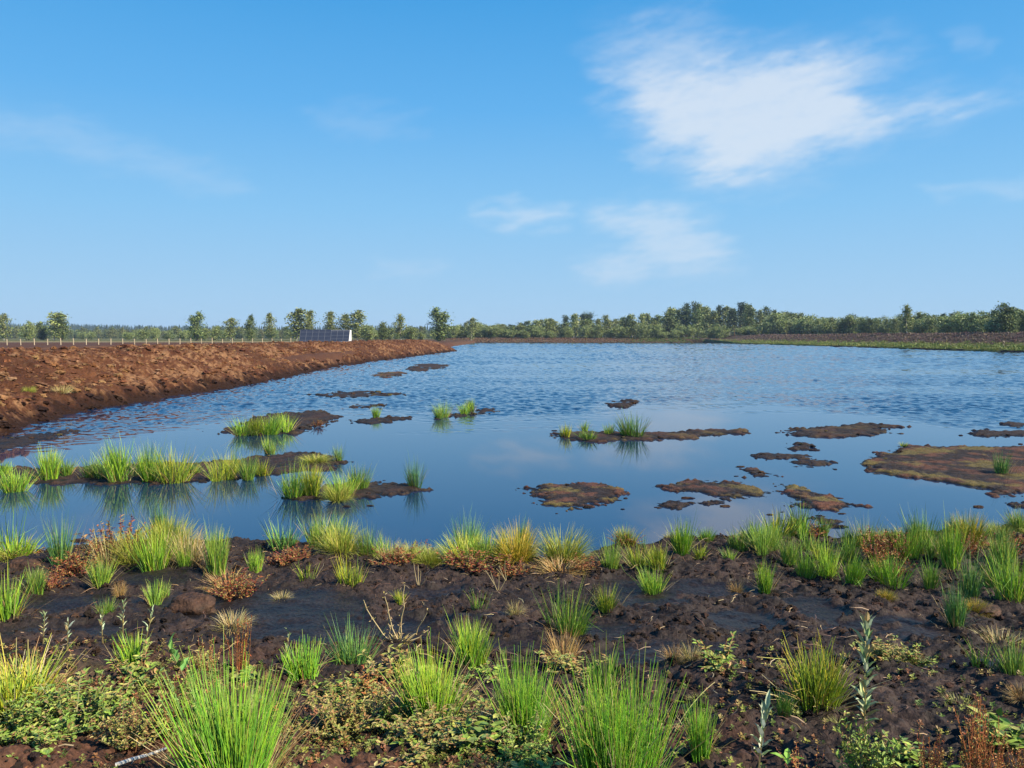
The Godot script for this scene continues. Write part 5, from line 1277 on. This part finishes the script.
	var stick := single("bleached_stick", s.mesh(mat.bark), Vector3(sx, bank(sx, sz) + 0.03, sz))
	tag(stick, "short bleached grey stick lying on the peat", "stick")
	s = Shape.new()
	s.tube(blade_path(Vector3.ZERO, -0.6, 0.6, 0.75, 0.42, 8), 0.003, 0.0015, 4, lin(0.42, 0.42, 0.14), lin(0.42, 0.36, 0.16))
	var bx: float = [0.66, -3.26][0]; var bz: float = [0.66, -3.26][1]
	tag(single("bent_stem", s.mesh(mat.blade), Vector3(bx, bank(bx, bz) - 0.01, bz)), "single pale stem bent across the slim rush clump", "grass stem")


func boulder(number: int) -> ArrayMesh:
	var s := SphereMesh.new()
	s.radius = 1.0; s.height = 2.0; s.radial_segments = 40; s.rings = 24
	var a := s.get_mesh_arrays()
	var v: PackedVector3Array = a[Mesh.ARRAY_VERTEX]
	var n := noise(FastNoiseLite.TYPE_SIMPLEX_SMOOTH, 0.8, 5, number)
	var st := SurfaceTool.new()
	st.begin(Mesh.PRIMITIVE_TRIANGLES)
	for k in v.size():
		var f := n.get_noise_3dv(v[k] * 3.0)
		var p := v[k] * (1.0 + 0.4 * n.get_noise_3dv(v[k]) + 0.14 * f)
		p.y = clampf(p.y, -1.0, 0.75 + 0.15 * f)
		v[k] = p
	for k in a[Mesh.ARRAY_INDEX]:
		st.set_color(lin(0.16, 0.08, 0.045).lerp(lin(0.08, 0.045, 0.03), clampf(0.5 + 1.2 * n.get_noise_3dv(v[k] * 2.0), 0, 1)))
		st.add_vertex(v[k])
	st.index()
	st.generate_normals()
	var m := st.commit()
	m.surface_set_material(0, mat.mud)
	return m


func make_litter() -> void:
	# crumbs of peat on the bank
	rng.seed = 901
	var places := []; var tints := []
	for k in 26000:
		var z := -lerpf(2.8, 8.8, pow(rng.randf(), 0.75))
		var x := rng.randf_range(-0.75, 0.75) * -z
		if wet(x, z) > 0.25 or z < along(SHORE, x) + 0.15: continue
		if broad.get_noise_2d(x * 2.0, z * 2.0 + 80.0) < rng.randf_range(-0.5, 0.2): continue
		var s := pow(rng.randf(), 5.0) * 0.024 + 0.0035
		places.append(Transform3D(Basis.from_euler(Vector3(rng.randf() * 6, rng.randf() * 6, rng.randf() * 6)).scaled(Vector3(s, s * 0.7, s)), Vector3(x, bank(x, z) + s * 0.2, z)))
		tints.append(greens([lin(0.05, 0.032, 0.025), lin(0.08, 0.046, 0.033), lin(0.1, 0.055, 0.035), lin(0.035, 0.024, 0.02)]))
	many("peat_litter", clod(63, 0.85), places, tints, "small crumbs of peat littered over the mud bank")
	# dry fibres and stalks
	var fibre := Shape.new()
	fibre.ribbon(PackedVector3Array([Vector3(-0.5, 0, 0), Vector3(-0.15, 0.06, 0.05), Vector3(0.2, 0.05, -0.03), Vector3(0.5, 0.01, 0.05)]), Vector3(0, 0.4, 0.9), 0.05, Color.WHITE, Color.WHITE)
	places = []; tints = []
	for k in 3600:
		var z := -lerpf(2.8, 8.6, pow(rng.randf(), 0.6))
		var x := rng.randf_range(-0.75, 0.75) * -z
		if wet(x, z) > rng.randf() * 0.8 or z < along(SHORE, x) + 0.2: continue
		var s := rng.randf_range(0.03, 0.14)
		places.append(Transform3D(Basis.from_euler(Vector3(rng.randf_range(-0.3, 0.3), rng.randf() * TAU, rng.randf_range(-0.3, 0.3))).scaled(Vector3.ONE * s), Vector3(x, bank(x, z) + 0.004, z)))
		tints.append(greens([lin(0.3, 0.2, 0.1), lin(0.4, 0.3, 0.17), lin(0.18, 0.1, 0.06), lin(0.12, 0.07, 0.045)]))
	many("dry_fibres", fibre.mesh(mat.blade), places, tints, "dry grass fibres strewn over the mud bank")
	# small leafy ground cover and moss on the drier part
	var sprig := Shape.new()
	for k in 7:
		var a := k * 2.4
		sprig.leaf(Vector3(0, 0.15 + 0.1 * k, 0), Vector3(cos(a), 0.5, sin(a)).normalized(), Vector3.UP, 0.55 - 0.03 * k, 0.26, Color.WHITE)
	sprig.tube(PackedVector3Array([Vector3.ZERO, Vector3(0.03, 0.8, 0)]), 0.03, 0.02, 3, Color.WHITE, Color.WHITE)
	places = []; tints = []
	for k in 20000:
		var z := -lerpf(2.7, 4.9, rng.randf())
		var x := rng.randf_range(-0.75, 0.75) * -z
		var d := z - along(SHORE, x)
		var thick := smoothstep(3.2, 4.6, d) * (0.9 if x < 0.6 else 0.16)
		thick *= smoothstep(-0.25, 0.25, mid.get_noise_2d(x * 0.8 + 5.0, z * 0.8) + 0.12)
		if x < -1.4 and z > -3.75: thick *= 0.2
		if rng.randf() > thick: continue
		var s := rng.randf_range(0.018, 0.05)
		places.append(Transform3D(Basis.from_euler(Vector3(rng.randf_range(-0.5, 0.5), rng.randf() * TAU, rng.randf_range(-0.5, 0.5))).scaled(Vector3.ONE * s), Vector3(x, bank(x, z) - 0.003, z)))
		tints.append(greens([lin(0.18, 0.2, 0.04), lin(0.1, 0.15, 0.03), lin(0.27, 0.2, 0.07), lin(0.25, 0.11, 0.05), lin(0.22, 0.24, 0.05)]))
	many("ground_cover", sprig.mesh(mat.leaf), places, tints, "small olive and rusty leaves creeping over the near bank")
